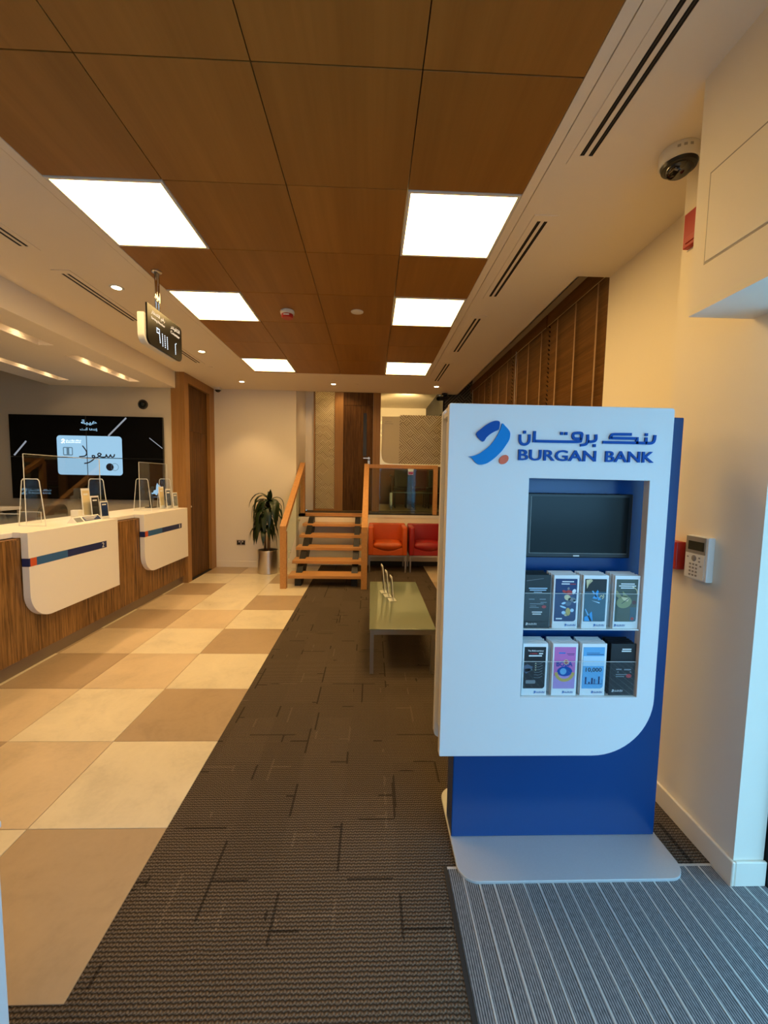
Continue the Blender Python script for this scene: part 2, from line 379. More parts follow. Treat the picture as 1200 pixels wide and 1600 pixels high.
def text(name, body, x0, x1, y0, thick, face, origin, mat, parent=None, bold=.0, height=None, keep=False):
    """lettering scaled to span x0..x1 (and height) with its base on y0"""
    cu = bpy.data.curves.new('tmp', 'FONT'); cu.body = body; cu.size = 1.0; cu.extrude = .05; cu.offset = bold; cu.resolution_u = 3
    bm = _curve_to_bm(cu, .1)
    if not bm.verts: bm.free(); return None
    xs = [v.co.x for v in bm.verts]; ys = [v.co.y for v in bm.verts]
    sx = (x1-x0)/max(max(xs)-min(xs), 1e-6); sy = (height/max(max(ys)-min(ys), 1e-6)) if height else sx
    mx, my = min(xs), min(ys)
    for v in bm.verts: v.co = Vector((x0+(v.co.x-mx)*sx, y0+(v.co.y-my)*sy, v.co.z*thick/.1))
    bm.transform(frame_mat(face, origin)); return from_bm(name, bm, mat, parent)
# joined Arabic letters, isolated/initial/medial/final presentation forms, drawn left to right
AF = {'ا': ('\ufe8d', '\ufe8e', None, None), 'أ': ('\ufe83', '\ufe84', None, None), 'إ': ('\ufe87', '\ufe88', None, None), 'ب': ('\ufe8f', '\ufe90', '\ufe91', '\ufe92'), 'ة': ('\ufe93', '\ufe94', None, None),
      'ت': ('\ufe95', '\ufe96', '\ufe97', '\ufe98'), 'د': ('\ufea9', '\ufeaa', None, None), 'ر': ('\ufead', '\ufeae', None, None), 'س': ('\ufeb1', '\ufeb2', '\ufeb3', '\ufeb4'), 'ظ': ('\ufec5', '\ufec6', '\ufec7', '\ufec8'),
      'ع': ('\ufec9', '\ufeca', '\ufecb', '\ufecc'), 'ف': ('\ufed1', '\ufed2', '\ufed3', '\ufed4'), 'ق': ('\ufed5', '\ufed6', '\ufed7', '\ufed8'), 'ك': ('\ufed9', '\ufeda', '\ufedb', '\ufedc'), 'ل': ('\ufedd', '\ufede', '\ufedf', '\ufee0'),
      'م': ('\ufee1', '\ufee2', '\ufee3', '\ufee4'), 'ن': ('\ufee5', '\ufee6', '\ufee7', '\ufee8'), 'ه': ('\ufee9', '\ufeea', '\ufeeb', '\ufeec'), 'و': ('\ufeed', '\ufeee', None, None), 'ي': ('\ufef1', '\ufef2', '\ufef3', '\ufef4'), 'خ': ('\ufea5', '\ufea6', '\ufea7', '\ufea8')}
def arabic(s):
    out = []
    for i, ch in enumerate(s):
        if ch not in AF: out.append(ch); continue
        f = AF[ch]; prev = i > 0 and s[i-1] in AF and AF[s[i-1]][2] is not None
        nxt = i+1 < len(s) and s[i+1] in AF and f[2] is not None
        out.append(f[3] if prev and nxt else f[1] if prev else f[2] if nxt else f[0])
    return ''.join(reversed(out))
# the swoosh emblem, in metres on its plate (about 0.15 x 0.16)
EM_DARK = [(.382, 1.714), (.4, 1.734), (.423, 1.752), (.444, 1.763), (.46, 1.765), (.468, 1.761), (.469, 1.75), (.467, 1.736), (.463, 1.731), (.45, 1.725), (.434, 1.715), (.421, 1.703), (.408, 1.688)]
EM_LIGHT = [(.478, 1.756), (.489, 1.747), (.501, 1.735), (.508, 1.724), (.509, 1.712), (.506, 1.696), (.495, 1.677), (.48, 1.655), (.461, 1.635), (.442, 1.619), (.422, 1.607), (.402, 1.604), (.39, 1.607), (.378, 1.617), (.368, 1.629), (.357, 1.632), (.373, 1.635), (.393, 1.642), (.414, 1.656), (.436, 1.675), (.451, 1.695), (.464, 1.717), (.473, 1.738)]
EM_DOT = ellipse(.4895, 1.624, .0195, .0145, math.radians(45))
AR = dict(paths=[[(.546, 1.717), (.547, 1.696), (.553, 1.684), (.565, 1.681), (.575, 1.685), (.581, 1.695), (.581, 1.718)],
                 [(.7765, 1.706), (.753, 1.706), (.746, 1.711), (.745, 1.721), (.752, 1.726), (.776, 1.726), (.777, 1.712), (.775, 1.701), (.765, 1.695), (.685, 1.694), (.603, 1.694)],
                 [(.8, 1.722), (.801, 1.699), (.794, 1.686), (.774, 1.682)], [(.831, 1.723), (.832, 1.707), (.827, 1.699), (.814, 1.696), (.801, 1.696)],
                 [(.966, 1.726), (.901, 1.725), (.890, 1.7205), (.888, 1.7125), (.896, 1.711), (.986, 1.711)], [(.9875, 1.716), (.988, 1.691)], [(.858, 1.695), (.988, 1.695), (1.017, 1.695), (1.022, 1.699), (1.022, 1.716)], [(1.02, 1.695), (1.043, 1.695), (1.053, 1.704), (1.055, 1.725)]],
          straight=[[(.600, 1.7305), (.600, 1.6895)]], dots=[(.563, 1.726), (.702, 1.724), (.718, 1.724), (.827, 1.682), (1.022, 1.726)])
def emblem(parent, face, origin, s, cx, cy, mats=('logo_blue', 'logo_light_blue', 'logo_orange'), thick=.001, wordmark=True):
    """small emblem with two-line wordmark; (cx, cy) is its lower-left corner, s its scale"""
    f = lambda p: [((x-.357)*s+cx, (y-1.604)*s+cy) for x, y in p]
    shape('emblem', [f(EM_DARK)], thick, face, origin, mats[0], parent); shape('emblem', [f(EM_LIGHT)], thick, face, origin, mats[1], parent)
    shape('emblem_dot', [f(EM_DOT)], thick, face, origin, mats[2], parent)
    if wordmark:
        ribbons('wordmark', [f(p) for p in AR['paths']+AR['straight']], .0095*s, thick, face, origin, mats[0], parent, 2, f(AR['dots']), .010*s)
        a = f([(.544, 1.622), (1.056, 1.622)])
        text('wordmark', 'BURGAN BANK', a[0][0], a[1][0], a[0][1], thick, face, origin, mats[0], parent, .02, .041*s)
def spot(name, loc, watts, angle=75, blend=.6, size=.03, target=None, color=(1, .63, .28), parent=None):
    l = bpy.data.lights.new(name, 'SPOT'); l.energy = watts; l.spot_size = math.radians(angle); l.spot_blend = blend; l.shadow_soft_size = size; l.color = color
    o = bpy.data.objects.new(name, l); _add(o, parent, loc)
    if target is not None: o.rotation_euler = (Vector(target)-Vector(loc)).to_track_quat('-Z', 'Y').to_euler()
    return o

# ================================================================ THE ROOM
CZ = 2.982
FRONT_Y = -1.3          # shop-front glazing line behind the photographer
def structure(o): return tag(o, kind='structure')
# ---- floor: grout bed, tiles one by one, carpet, entrance mat
floor = structure(box('floor', -5.9, 3.0, FRONT_Y, 12.0, -.12, -.004, 'grout'))
tile_me = {}
def tile_mesh(wd, dp, mat):
    key = (round(wd, 3), round(dp, 3), mat)
    if key not in tile_me:
        bm = bmesh.new(); bm_box(bm, -wd/2, wd/2, -dp/2, dp/2, -.010, 0, .0012, 1)
        me = bpy.data.meshes.new('tile'); bm.to_mesh(me); bm.free(); me.materials.append(MATS[mat]); tile_me[key] = me
    return tile_me[key]
def lay_tile(x0, x1, y0, y1, mat):
    g = .0015
    put('tile', tile_mesh(x1-x0-2*g, y1-y0-2*g, mat), None, floor, ((x0+x1)/2, (y0+y1)/2, 0))
TX, TY = -.874, 1.714
for r in range(-1, 10):
    y0, y1 = TY+.6*r, min(TY+.6*r+.6, 7.25)
    if r == -1: y0 = 1.105
    if y1-y0 < .03: continue
    for c in range(4):
        x1 = TX-.6*c; x0 = x1-.6
        if c == 3: x0 = x1-.2
        k = (['tile_light', 'tile_mid', 'tile_dark'] if r % 2 == 0 else ['tile_dark', 'tile_light', 'tile_mid'])[c % 3]
        if r == 6 and c == 1: k = 'tile_light'
        if r == 7 and c == 2: k = 'tile_light'
        lay_tile(x0, x1, y0, y1, k)
for r in range(0, 5):      # second tiled strip beyond the coffee table
    for c in range(2):
        lay_tile(.95+.6*c, min(.95+.6*c+.6, 1.95), 4.3+.6*r, min(4.9+.6*r, 7.25), ('tile_mid', 'tile_light', 'tile_dark')[(r+c) % 3])
boxes('carpet', [(TX, 2.0, 1.515, 4.3, -.010, 0), (TX, .95, 4.3, 7.25, -.010, 0), (TX, .31, 1.105, 1.515, -.010, 0), (-3.6, .31, FRONT_Y, 1.105, -.010, 0), (-5.9, -2.87, 1.105, 5.9, -.010, 0)], 'carpet_loop', floor)
box('mat_border', .31, .325, FRONT_Y, 1.515, -.008, .002, 'soft_black', floor)
bm = bmesh.new(); bm_box(bm, -.0248, .0248, FRONT_Y, 1.505, -.008, .0005); ins = bpy.data.meshes.new('mat_strip'); bm.to_mesh(ins); bm.free(); ins.materials.append(MATS['mat_textile'])
bm = bmesh.new(); bm_box(bm, -.0034, .0034, FRONT_Y, 1.505, -.008, .0015, .0008, 1); rl = bpy.data.meshes.new('mat_rail'); bm.to_mesh(rl); bm.free(); rl.materials.append(MATS['mat_rail'])
for i in range(38):
    xx = .3525+.057*i
    put('mat_strip', ins, None, floor, (xx, 0, 0)); put('mat_rail', rl, None, floor, (xx+.0285, 0, 0))
box('mat_border', .325, 2.6, 1.505, 1.515, -.008, .0012, 'mat_rail', floor)

# ---- walls
structure(box('wall_left', -6.0, -5.8, FRONT_Y, 6.1, 0, 3.3, 'teller_wall_paint'))
structure(box('wall_teller', -5.8, -2.81, 5.9, 6.1, 0, 3.1, 'teller_wall_paint'))
structure(box('wall_back', -2.83, -1.27, 7.0, 7.25, 0, 3.05, 'wall_paint'))
structure(box('wall_door_side', -2.95, -2.81, 6.1, 7.25, 0, 3.1, 'wall_paint'))
structure(box('wall_return', -1.45, -1.27, 7.25, 8.0, 0, 3.5, 'wall_paint'))
structure(box('wall_corridor', -1.45, -1.115, 8.0, 8.12, .92, 3.5, 'wall_paint'))
structure(box('wall_platform', -1.27, 2.1, 7.25, 7.33, 0, .905, 'wall_paint'))
structure(box('wall_pier', 1.42, 1.54, 1.43, 1.945, 0, 3.1, 'wall_paint'))
structure(box('wall_right', 1.65, 1.80, 1.80, 2.95, 0, 3.1, 'wall_paint'))
structure(box('wall_pier_return', 1.54, 1.80, 1.70, 1.945, 0, 3.1, 'wall_paint'))
structure(boxes('wall_window', [(1.70, 1.85, 2.95, 7.33, 0, .50), (1.70, 1.85, 7.0, 7.33, .5, 3.3), (1.70, 1.85, 2.95, 7.0, 3.14, 3.3)], 'wall_paint'))
structure(box('wall_front', -6.0, .25, FRONT_Y-.1, FRONT_Y, 0, 3.3, 'wall_paint'))
structure(boxes('wall_front_header', [(.25, 3.0, FRONT_Y-.1, FRONT_Y, 2.75, 3.3)], 'wall_paint'))
structure(boxes('wall_entrance', [(2.75, 2.9, FRONT_Y, -.3, 0, 3.1), (2.75, 2.9, -.3, 1.6, 2.3, 3.1), (1.54, 2.9, 1.50, 1.6, 2.2, 3.1)], 'wall_paint'))
structure(boxes('window_1', [(x-.03, x+.03, FRONT_Y-.07, FRONT_Y-.02, 0, 2.75) for x in (.28, 1.5, 2.72)]+[(.25, 2.75, FRONT_Y-.07, FRONT_Y-.02, 2.69, 2.75)], 'black_metal'))
dr = struct_root('door_1', (1.60, 1.44, 0))       # glazed entrance screen beside the pier
boxes('door_frame', [(1.548, 1.60, 1.41, 1.47, 0, 2.2), (2.68, 2.74, 1.41, 1.47, 0, 2.2), (1.60, 2.68, 1.41, 1.47, 2.14, 2.2), (1.60, 2.68, 1.41, 1.47, 0, .09)], 'black_metal', dr)
box('glass_pane', 1.60, 2.68, 1.435, 1.445, .09, 2.14, 'clear_glass', dr)
structure(box('ground_outside', -9, 12, -14, FRONT_Y-.12, -.14, -.02, 'outside_ground'))
# skirting
structure(box('baseboard_back', -2.62, -1.27, 6.988, 7.0, 0, .105, 'skirting_paint', None, .002, 1))
structure(box('baseboard_pier', 1.407, 1.42, 1.417, 1.945, 0, .10, 'skirting_paint', None, .003, 1))
structure(box('baseboard_pier_front', 1.4202, 1.545, 1.417, 1.43, 0, .10, 'skirting_paint', None, .003, 1))
structure(box('baseboard_right', 1.638, 1.65, 1.945, 2.95, 0, .10, 'skirting_paint', None, .002, 1))
structure(box('baseboard_platform', -.02, 1.70, 7.238, 7.25, 0, .08, 'soft_black', None, .002, 1))

# ---- ceiling
structure(boxes('ceiling', [(-2.76, -1.668, FRONT_Y, 5.822, CZ, CZ+.05), (-2.95, 1.434, 5.878, 7.02, CZ, CZ+.05), (-1.676, 1.434, 5.872, 5.878, CZ+.02, CZ+.05), (.793, 1.434, 2.95, 5.878, CZ, CZ+.05),
                             (-2.95, -1.668, 5.822, 5.878, CZ, CZ+.05), (.793, 3.0, FRONT_Y, 2.95, CZ, CZ+.05), (-2.95, -2.76, 5.9, 5.878, CZ, CZ+.05)], 'ceiling_paint'))
structure(boxes('ceiling_blind_pocket', [(1.422, 1.434, 2.95, 7.02, CZ, 3.30), (1.434, 1.86, 2.93, 2.95, CZ+.0005, 3.30), (1.434, 1.86, 2.95, 7.3, 3.30, 3.34)], 'ceiling_paint'))
structure(boxes('ceiling_backing', [(-1.72, .85, FRONT_Y, 5.9, CZ+.03, CZ+.06)], 'soft_black'))
structure(boxes('ceiling_teller', [(-5.9, -4.43, FRONT_Y, 5.95, 3.1, 3.15)], 'ceiling_paint'))
structure(boxes('ceiling_corridor', [(-1.45, 3.2, 7.02, 11.2, 3.42, 3.48), (-1.45, 1.434, 7.0, 7.02, CZ, 3.42)], 'ceiling_paint'))
structure(boxes('trim_1', [(-1.66, -1.612, FRONT_Y, 5.864, CZ-.006, CZ+.02), (.737, .785, FRONT_Y, 5.864, CZ-.006, CZ+.02), (-1.612, .737, 5.818, 5.864, CZ-.006, CZ+.02)], 'ceiling_paint'))
# veneered ceiling panels, one by one, on a 600 mm grid
veneer = struct_root('ceiling_veneer', (-.44, 2.2, CZ))
XS = [-1.612, -1.04, -.44, .16, .737]; YS = [FRONT_Y]+[1.555+.6*k for k in range(-4, 8)]+[5.818]
LIGHTS = {(0, 1), (0, 3), (0, 6), (3, 1), (3, 3), (3, 6), (0, -3)}
pm = {}
for j in range(len(YS)-1):
    if YS[j+1]-YS[j] < .02: continue
    for i in range(4):
        if (i, j-5) in LIGHTS: continue
        x0, x1, y0, y1 = XS[i]+.002, XS[i+1]-.002, YS[j]+.002, YS[j+1]-.002
        if j == len(YS)-2 and y1-y0 < .02: continue
        key = (round(x1-x0, 3), round(y1-y0, 3))
        if key not in pm:
            bm = bmesh.new(); bm_box(bm, -key[0]/2, key[0]/2, -key[1]/2, key[1]/2, 0, .018, .001, 1)
            me = bpy.data.meshes.new('panel'); bm.to_mesh(me); bm.free(); me.materials.append(MATS['ceiling_veneer']); pm[key] = me
        put('panel', pm[key], None, veneer, ((x0+x1)/2, (y0+y1)/2, CZ-.004))
# six square light panels let into the veneer, plus an unseen one added to warm the entrance
side = {0: 'left', 3: 'right'}; nth = {1: 'nearest visible', 3: 'middle', 6: 'farthest'}
for (i, k) in sorted(LIGHTS):
    x0, x1, y0, y1 = XS[i]+.004, XS[i+1]-.004, 1.555+.6*k+.004, 1.555+.6*k+.596
    t = thing('ceiling_light', ('added out-of-frame light panel warming the entrance, %s row' % side[i]) if k < 0 else 'square glowing ceiling light panel, %s one in the %s row' % (nth[k], side[i]), 'ceiling light', ((x0+x1)/2, (y0+y1)/2, CZ-.01), 'square light panels in the wooden ceiling')
    e = .014
    boxes('frame', [(x0, x0+e, y0, y1, CZ-.008, CZ+.012), (x1-e, x1, y0, y1, CZ-.008, CZ+.012), (x0+e, x1-e, y0, y0+e, CZ-.008, CZ+.012), (x0+e, x1-e, y1-e, y1, CZ-.008, CZ+.012)], 'white_plastic', t)
    box('diffuser', x0+e, x1-e, y0+e, y1-e, CZ-.004, CZ+.004, 'panel_light', t)

# ---- soffit over the teller desks, with recessed light troughs
SZ = 2.755
TR = [(-3.17, -3.03, 2.35, 4.10, 'nearer trough in the row close to the soffit edge'), (-3.17, -3.03, 4.42, 5.56, 'farther trough in the row close to the soffit edge'), (-4.07, -3.93, 4.30, 5.56, 'farther trough above the video wall'), (-4.07, -3.93, 2.2, 3.9, None)]
structure(shape('ceiling_soffit', [[(-4.43, FRONT_Y), (-2.74, FRONT_Y), (-2.74, 5.9), (-4.43, 5.9)]]+[[(a, c), (b, c), (b, d), (a, d)] for a, b, c, d, _ in TR], .02, '+z', (0, 0, SZ), 'ceiling_paint'))
structure(boxes('ceiling_soffit_side', [(-2.762, -2.74, FRONT_Y, 5.9, SZ+.02, CZ+.02), (-4.43, -4.40, FRONT_Y, 5.9, SZ+.02, 3.12)], 'ceiling_paint'))
for a, b, c, d, lab in TR:
    t = thing('light_trough', (lab and 'recessed spotlight slot, '+lab) or 'recessed spotlight slot above the left end of the teller desks', 'ceiling light', ((a+b)/2, (c+d)/2, SZ+.02), 'recessed spotlight slots over the teller desks')
    g = .004
    boxes('housing', [(a-.01, a, c, d, SZ+.021, SZ+.12), (b, b+.01, c, d, SZ+.021, SZ+.12), (a, b, c-.01, c, SZ+.021, SZ+.12), (a, b, d, d+.01, SZ+.021, SZ+.12), (a, b, c, d, SZ+.12, SZ+.13)], 'ceiling_paint', t)
    n = 4 if d-c > 1.3 else 3
    for q in range(n):
        yy = c+(d-c)*(.28+.58*q/(n-1))
        lathe('lamp', [(.045, 0), (.045, .05), (.036, .055), (.0, .03)], ((a+b)/2, yy, SZ+.118), 'white_plastic', t, 16, 'z', -1)
        lathe('bulb', [(.034, 0), (.034, .006), (.0, .008)], ((a+b)/2, yy, SZ+.068), 'downlight_glow', t, 16, 'z', -1)
        spot('spot_light', ((a+b)/2, yy, SZ+.045), SPOT_W*.75, 95, .7, .03, ((a+b)/2+.12, yy, 0), parent=t)

# ---- small fittings on the ceiling
DL = [(-1.985, 3.353, 'round recessed downlight between the hanging sign and the teller soffit, nearest one'), (-1.985, 4.944, 'round recessed downlight beyond the hanging sign on the left ceiling strip'), (-1.985, 6.42, 'round recessed downlight above the back wall left of the plant'), (-.60, 6.435, 'round recessed downlight above the wooden stairs'), (.984, 6.437, 'round recessed downlight above the red armchair')]
for x, y, lab in DL:
    t = thing('downlight', lab, 'downlight', (x, y, CZ-.006), 'round downlights in the white ceiling')
    lathe('trim_ring', [(.034, .001), (.034, .004), (.048, .006), (.052, 0)], (x, y, CZ), 'white_plastic', t, 24, 'z', -1)
    lathe('lens', [(.034, 0), (.034, .002), (.0, .003)], (x, y, CZ-.001), 'downlight_glow', t, 24, 'z', -1)
    spot('spot_light', (x, y, CZ-.012), SPOT_W*(1.25 if y > 6 else 1.0), 84, .5, .03, (x, y, 0), parent=t)
def diffuser(x, y0, y1, lab, half=.016):
    t = thing('slot_diffuser', lab, 'air vent', (x, (y0+y1)/2, CZ-.004), 'linear slot air diffusers')
    m = .050; wd = .065
    boxes('frame', [(x-wd, x-.029, y0-m, y1+m, CZ-.004, CZ-.0003), (x-.009, x+.009, y0, y1, CZ-.004, CZ-.0003), (x+.029, x+wd, y0-m, y1+m, CZ-.004, CZ-.0003), (x-.029, x+.029, y0-m, y0, CZ-.004, CZ-.0003), (x-.029, x+.029, y1, y1+m, CZ-.004, CZ-.0003)], 'ceiling_paint', t)
    for s in (-1, 1):
        xx = x+s*.019; box('slot', xx-.010, xx+.010, y0, y1, CZ-.0016, CZ-.0002, 'dark_slot', t)
        box('vane', xx-.002, xx+.002, y0, y1, CZ-.003, CZ-.0017, 'slot_vane', t)
diffuser(.925, .3, 1.90, 'long slot air vent in the white ceiling beside the dome camera'); diffuser(.925, 2.36, 3.30, 'slot air vent beside the nearest right light panel'); diffuser(.925, 3.74, 4.70, 'slot air vent beside the middle right light panel'); diffuser(.925, 5.18, 6.08, 'slot air vent beside the farthest right light panel')
diffuser(-2.225, 1.9, 2.80, 'slot air vent cut off by the left picture edge'); diffuser(-2.225, 3.15, 4.04, 'slot air vent on the left ceiling strip, nearer than the hanging sign'); diffuser(-2.225, 4.55, 5.43, 'slot air vent on the left ceiling strip just beyond the hanging sign')
t = thing('smoke_alarm', 'white smoke detector with red sounder base on the wooden ceiling', 'smoke detector', (-.746, 3.694, CZ-.07))
lathe('base', [(.0, 0), (.058, 0), (.062, .012), (.058, .03), (.05, .032)], (-.746, 3.694, CZ-.004), 'white_plastic', t, 28, 'z', -1)
lathe('sounder', [(.05, .0), (.05, .022), (.044, .03), (.0, .03)], (-.746, 3.694, CZ-.036), 'red_plastic', t, 28, 'z', -1)
boxes('label_strip', [(-.77, -.722, 3.6425, 3.6435, CZ-.055, CZ-.045)], 'white_plastic', t)
t = thing('ceiling_speaker', 'small flat white round speaker disc in the wooden ceiling', 'ceiling speaker', (-.143, 3.663, CZ-.01))
lathe('grille', [(.0, 0), (.048, 0), (.048, .004), (.04, .007), (.0, .008)], (-.143, 3.663, CZ-.004), 'white_plastic', t, 28, 'z', -1)
lathe('rim', [(.048, 0), (.054, .001), (.054, .005), (.048, .006)], (-.143, 3.663, CZ-.004), 'white_plastic', t, 28, 'z', -1)
for x, y, lab in ((-2.15, 5.62, 'tiny sprinkler cover on the left ceiling strip near the door'), (-.25, 6.42, 'tiny sprinkler cover above the stairs'), (-2.04, 2.22, 'round white cover plate at the left ceiling edge')):
    o = lathe('sprinkler_cover', [(.0, 0), (.03, 0), (.03, .004), (.022, .007), (.0, .007)], (x, y, CZ), 'ceiling_paint', None, 24, 'z', -1); tag(o, lab, 'sprinkler')

# ---- dome cameras
def dome(x, y, z, r, lab, body='white_plastic'):
    t = thing('dome_camera', lab, 'camera', (x, y, z-r*1.3), None)
    lathe('housing', [(.0, 0), (r*.97, 0), (r, .006), (r, r*.62), (r*.95, r*.70), (r*.80, r*.72)], (x, y, z), body, t, 36, 'z', -1)
    lathe('shroud', [(r*.80, .0), (r*.90, .004), (r*.84, r*.22), (r*.66, r*.26)], (x, y, z-r*.66), 'black_plastic', t, 36, 'z', -1)
    lathe('dome', [(r*.68, 0), (r*.66, r*.16), (r*.55, r*.34), (r*.34, r*.48), (.0, r*.54)], (x, y, z-r*.80), 'dome_glass', t, 30, 'z', -1)
    lens = lathe('lens', [(r*.0, r*.46), (r*.18, r*.46), (r*.25, r*.40), (r*.25, r*.0)], (x-r*.1, y-r*.1, z-r*.78), 'black_plastic', t, 20, 'z', -1)
    return t
t = dome(1.318, 1.86, CZ, .078, 'large white ceiling dome camera with smoked dome beside the entrance bulkhead')
for a in (0.0, .5, 1.0):
    ang = math.radians(232+a*34); px, py = 1.318+.0781*math.cos(ang), 1.86+.0781*math.sin(ang)
    bm = bmesh.new(); bm_box(bm, -.006, .006, -.0008, .0008, -.005, .005); bm.transform(Matrix.Translation((px, py, CZ-.022)) @ Matrix.Rotation(ang-math.pi/2, 4, 'Z')); from_bm('printed_mark', bm, 'grey_plastic', t)
dome(-2.52, 6.90, CZ, .055, 'small dome camera in the corner above the back wall')
t = thing('wall_camera', 'round black camera on the wall above the video wall', 'camera', (-3.181, 5.86, 2.52))
lathe('base', [(.0, 0), (.065, 0), (.065, .02), (.055, .03), (.0, .03)], (-3.181, 5.9, 2.52), 'black_plastic', t, 26, 'y', -1)
lathe('eye', [(.045, 0), (.04, .02), (.026, .034), (.0, .04)], (-3.181, 5.87, 2.52), 'screen_glass', t, 22, 'y', -1)
t = thing('bullet_camera', 'black bullet camera under the ceiling edge above the display stand', 'camera', (1.17, 6.90, 2.90))
cyl('bracket', (1.20, 6.93, 2.90), (1.20, 6.93, CZ), .018, 'black_plastic', t); cyl('base', (1.20, 6.93, CZ-.03), (1.20, 6.93, CZ), .05, 'black_plastic', t)
cyl('barrel', (1.24, 6.97, 2.915), (1.08, 6.82, 2.875), .036, 'black_plastic', t); cyl('lens', (1.08, 6.82, 2.875), (1.066, 6.807, 2.8715), .028, 'screen_glass', t)

# ---- entrance bulkhead with its access panel, upper right
bulk = structure(box('ceiling_bulkhead', 1.17, 2.75, FRONT_Y, 1.545, 2.165, CZ+.02, 'wall_paint'))
box('access_panel', 1.1665, 1.17, .55, 1.483, 2.328, 2.625, 'wall_paint', bulk, .0015, 1)
boxes('panel_gap', [(1.1692, 1.1704, 1.4835, 1.4885, 2.322, 2.631), (1.1692, 1.1704, .545, 1.4835, 2.322, 2.3278), (1.1692, 1.1704, .545, 1.4835, 2.6252, 2.631)], 'key_grey', bulk)

# ---- window with wooden venetian blinds
win = struct_root('window_2', (1.76, 4.98, .5))
boxes('window_frame', [(1.72, 1.78, 2.95+1.0125*i-.02*(i > 0), 2.95+1.0125*i+.03, .5, 3.14) for i in range(5)], 'black_metal', win)
for i in range(4): box('pane', 1.745, 1.755, 2.98+1.0125*i, 3.9425+1.0125*i, .5, 3.14, 'screen_glass', win)  # opaque dark panes, unseen behind the blinds, added to keep daylight out
slat = bpy.data.meshes.new('slat'); bm = bmesh.new(); bm_box(bm, -.0016, .0016, -.490, .490, -.024, .024); bm.transform(Matrix.Rotation(math.radians(-32), 4, 'Y')); bm.to_mesh(slat); bm.free(); slat.materials.append(MATS['slat_wood'])
BN = ['nearest of the four blinds, beside the white wall', 'second of the four blinds from the white wall', 'third of the four blinds from the white wall', 'farthest of the four blinds, beside the patterned glass']
for i in range(4):
    yc = 2.963+.4975+1.005*i
    t = thing('venetian_blind', 'dark wooden venetian blind, '+BN[i], 'blind', (1.675, yc, .56), 'wooden venetian blinds')
    box('headrail', 1.645, 1.70, yc-.494, yc+.494, 3.04, 3.12, 'slat_wood', t, .003, 1)
    box('valance', 1.640, 1.645, yc-.494, yc+.494, 3.0, 3.12, 'slat_wood', t)
    for k in range(58): put('slat', slat, None, t, (1.672, yc, 3.005-.042*k))
    box('bottom_rail', 1.655, 1.69, yc-.490, yc+.490, .555, .575, 'slat_wood', t, .002, 1)
    for q in range(3):
        yy = yc-.4+.33*q+.02
        box('ladder_tape', 1.6435, 1.6448, yy-.010, yy+.010, .575, 3.0, 'tape_tan', t)
    boxes('headrail_cord', [(1.6395, 1.6405, yc-.49, yc+.49, 3.0, 3.006)], 'print_cream', t)
    if i in (1, 3):
        cyl('pull_chain', (1.632, yc+.30, 1.2), (1.632, yc+.30, 3.02), .003, 'white_plastic', t, seg=8)

# ================================================================ DISPLAY STAND
K = thing('display_stand', 'tall white and blue branch display stand with screen and leaflet shelves', 'display stand', (.81, 1.68, 0))
shape('base_plate', [rrect(.362, 1.268, 1.442, 1.93, (.075, .075, .075, .075), 10)], .012, '+z', (0, 0, 0), 'base_metal', K, .002)
box('upright', .366, 1.258, 1.640, 1.752, .012, 1.812, 'kiosk_blue', K, .003, 1)
FY = 1.52
fp = shape('front_panel', [rrect(.282, 1.128, .463, 1.826, (.004, .235, .012, .006), 16), [(.594, .704), (1.056, .704), (1.050, 1.555), (.590, 1.557)][::-1]], .034, '-y', (0, FY+.034, 0), 'white_lacquer', K, .002)
rear = shape('rear_panel', [rrect(.313, 1.125, .33, 1.862, (.03, .03, .03, .03), 8)], .032, '-y', (0, 1.872, 0), 'white_lacquer', K, .002)
boxes('side_spacer', [(.312, .36, 1.555, 1.639, .47, 1.80), (.330, .365, 1.639, 1.839, .40, 1.80), (.366, 1.11, 1.753, 1.839, .40, 1.80)], 'white_lacquer', K)
boxes('top_cap', [(.292, 1.12, 1.5545, 1.639, 1.815, 1.826), (.318, 1.12, 1.639, 1.839, 1.815, 1.835)], 'white_lacquer', K)
bmx = 'white_lacquer'
# raised emblem and lettering
P0 = (0, FY-.0005, 0)
shape('emblem', [bezier_smooth(EM_DARK, 3, True)], .006, '-y', P0, 'logo_blue', K); shape('emblem', [bezier_smooth(EM_LIGHT, 3, True)], .006, '-y', P0, 'logo_light_blue', K); shape('emblem_dot', [EM_DOT], .006, '-y', P0, 'logo_orange', K)
ribbons('lettering', AR['paths'], .0098, .006, '-y', P0, 'logo_blue', K, 3, AR['dots'], .0105)
ribbons('lettering', AR['straight'], .0105, .006, '-y', P0, 'logo_blue', K, 1)
text('lettering', 'BURGAN', .543, .836, 1.6225, .006, '-y', P0, 'logo_blue', K, .016, .0405); text('lettering', 'BANK', .871, 1.056, 1.6225, .006, '-y', P0, 'logo_blue', K, .016, .0405)
# screen in the recess
tv = box('screen_housing', .585, 1.044, 1.600, 1.6395, 1.243, 1.500, 'black_plastic', K, .004)
box('screen_panel', .634, 1.028, 1.5985, 1.6, 1.262, 1.487, 'screen_glass', tv)
boxes('bezel_line', [(.632, .634, 1.5983, 1.6, 1.262, 1.487), (.632, 1.028, 1.5983, 1.6, 1.2605, 1.262)], 'grey_plastic', tv)
box('badge', .812, .836, 1.5978, 1.6, 1.249, 1.2535, 'white_plastic', tv)
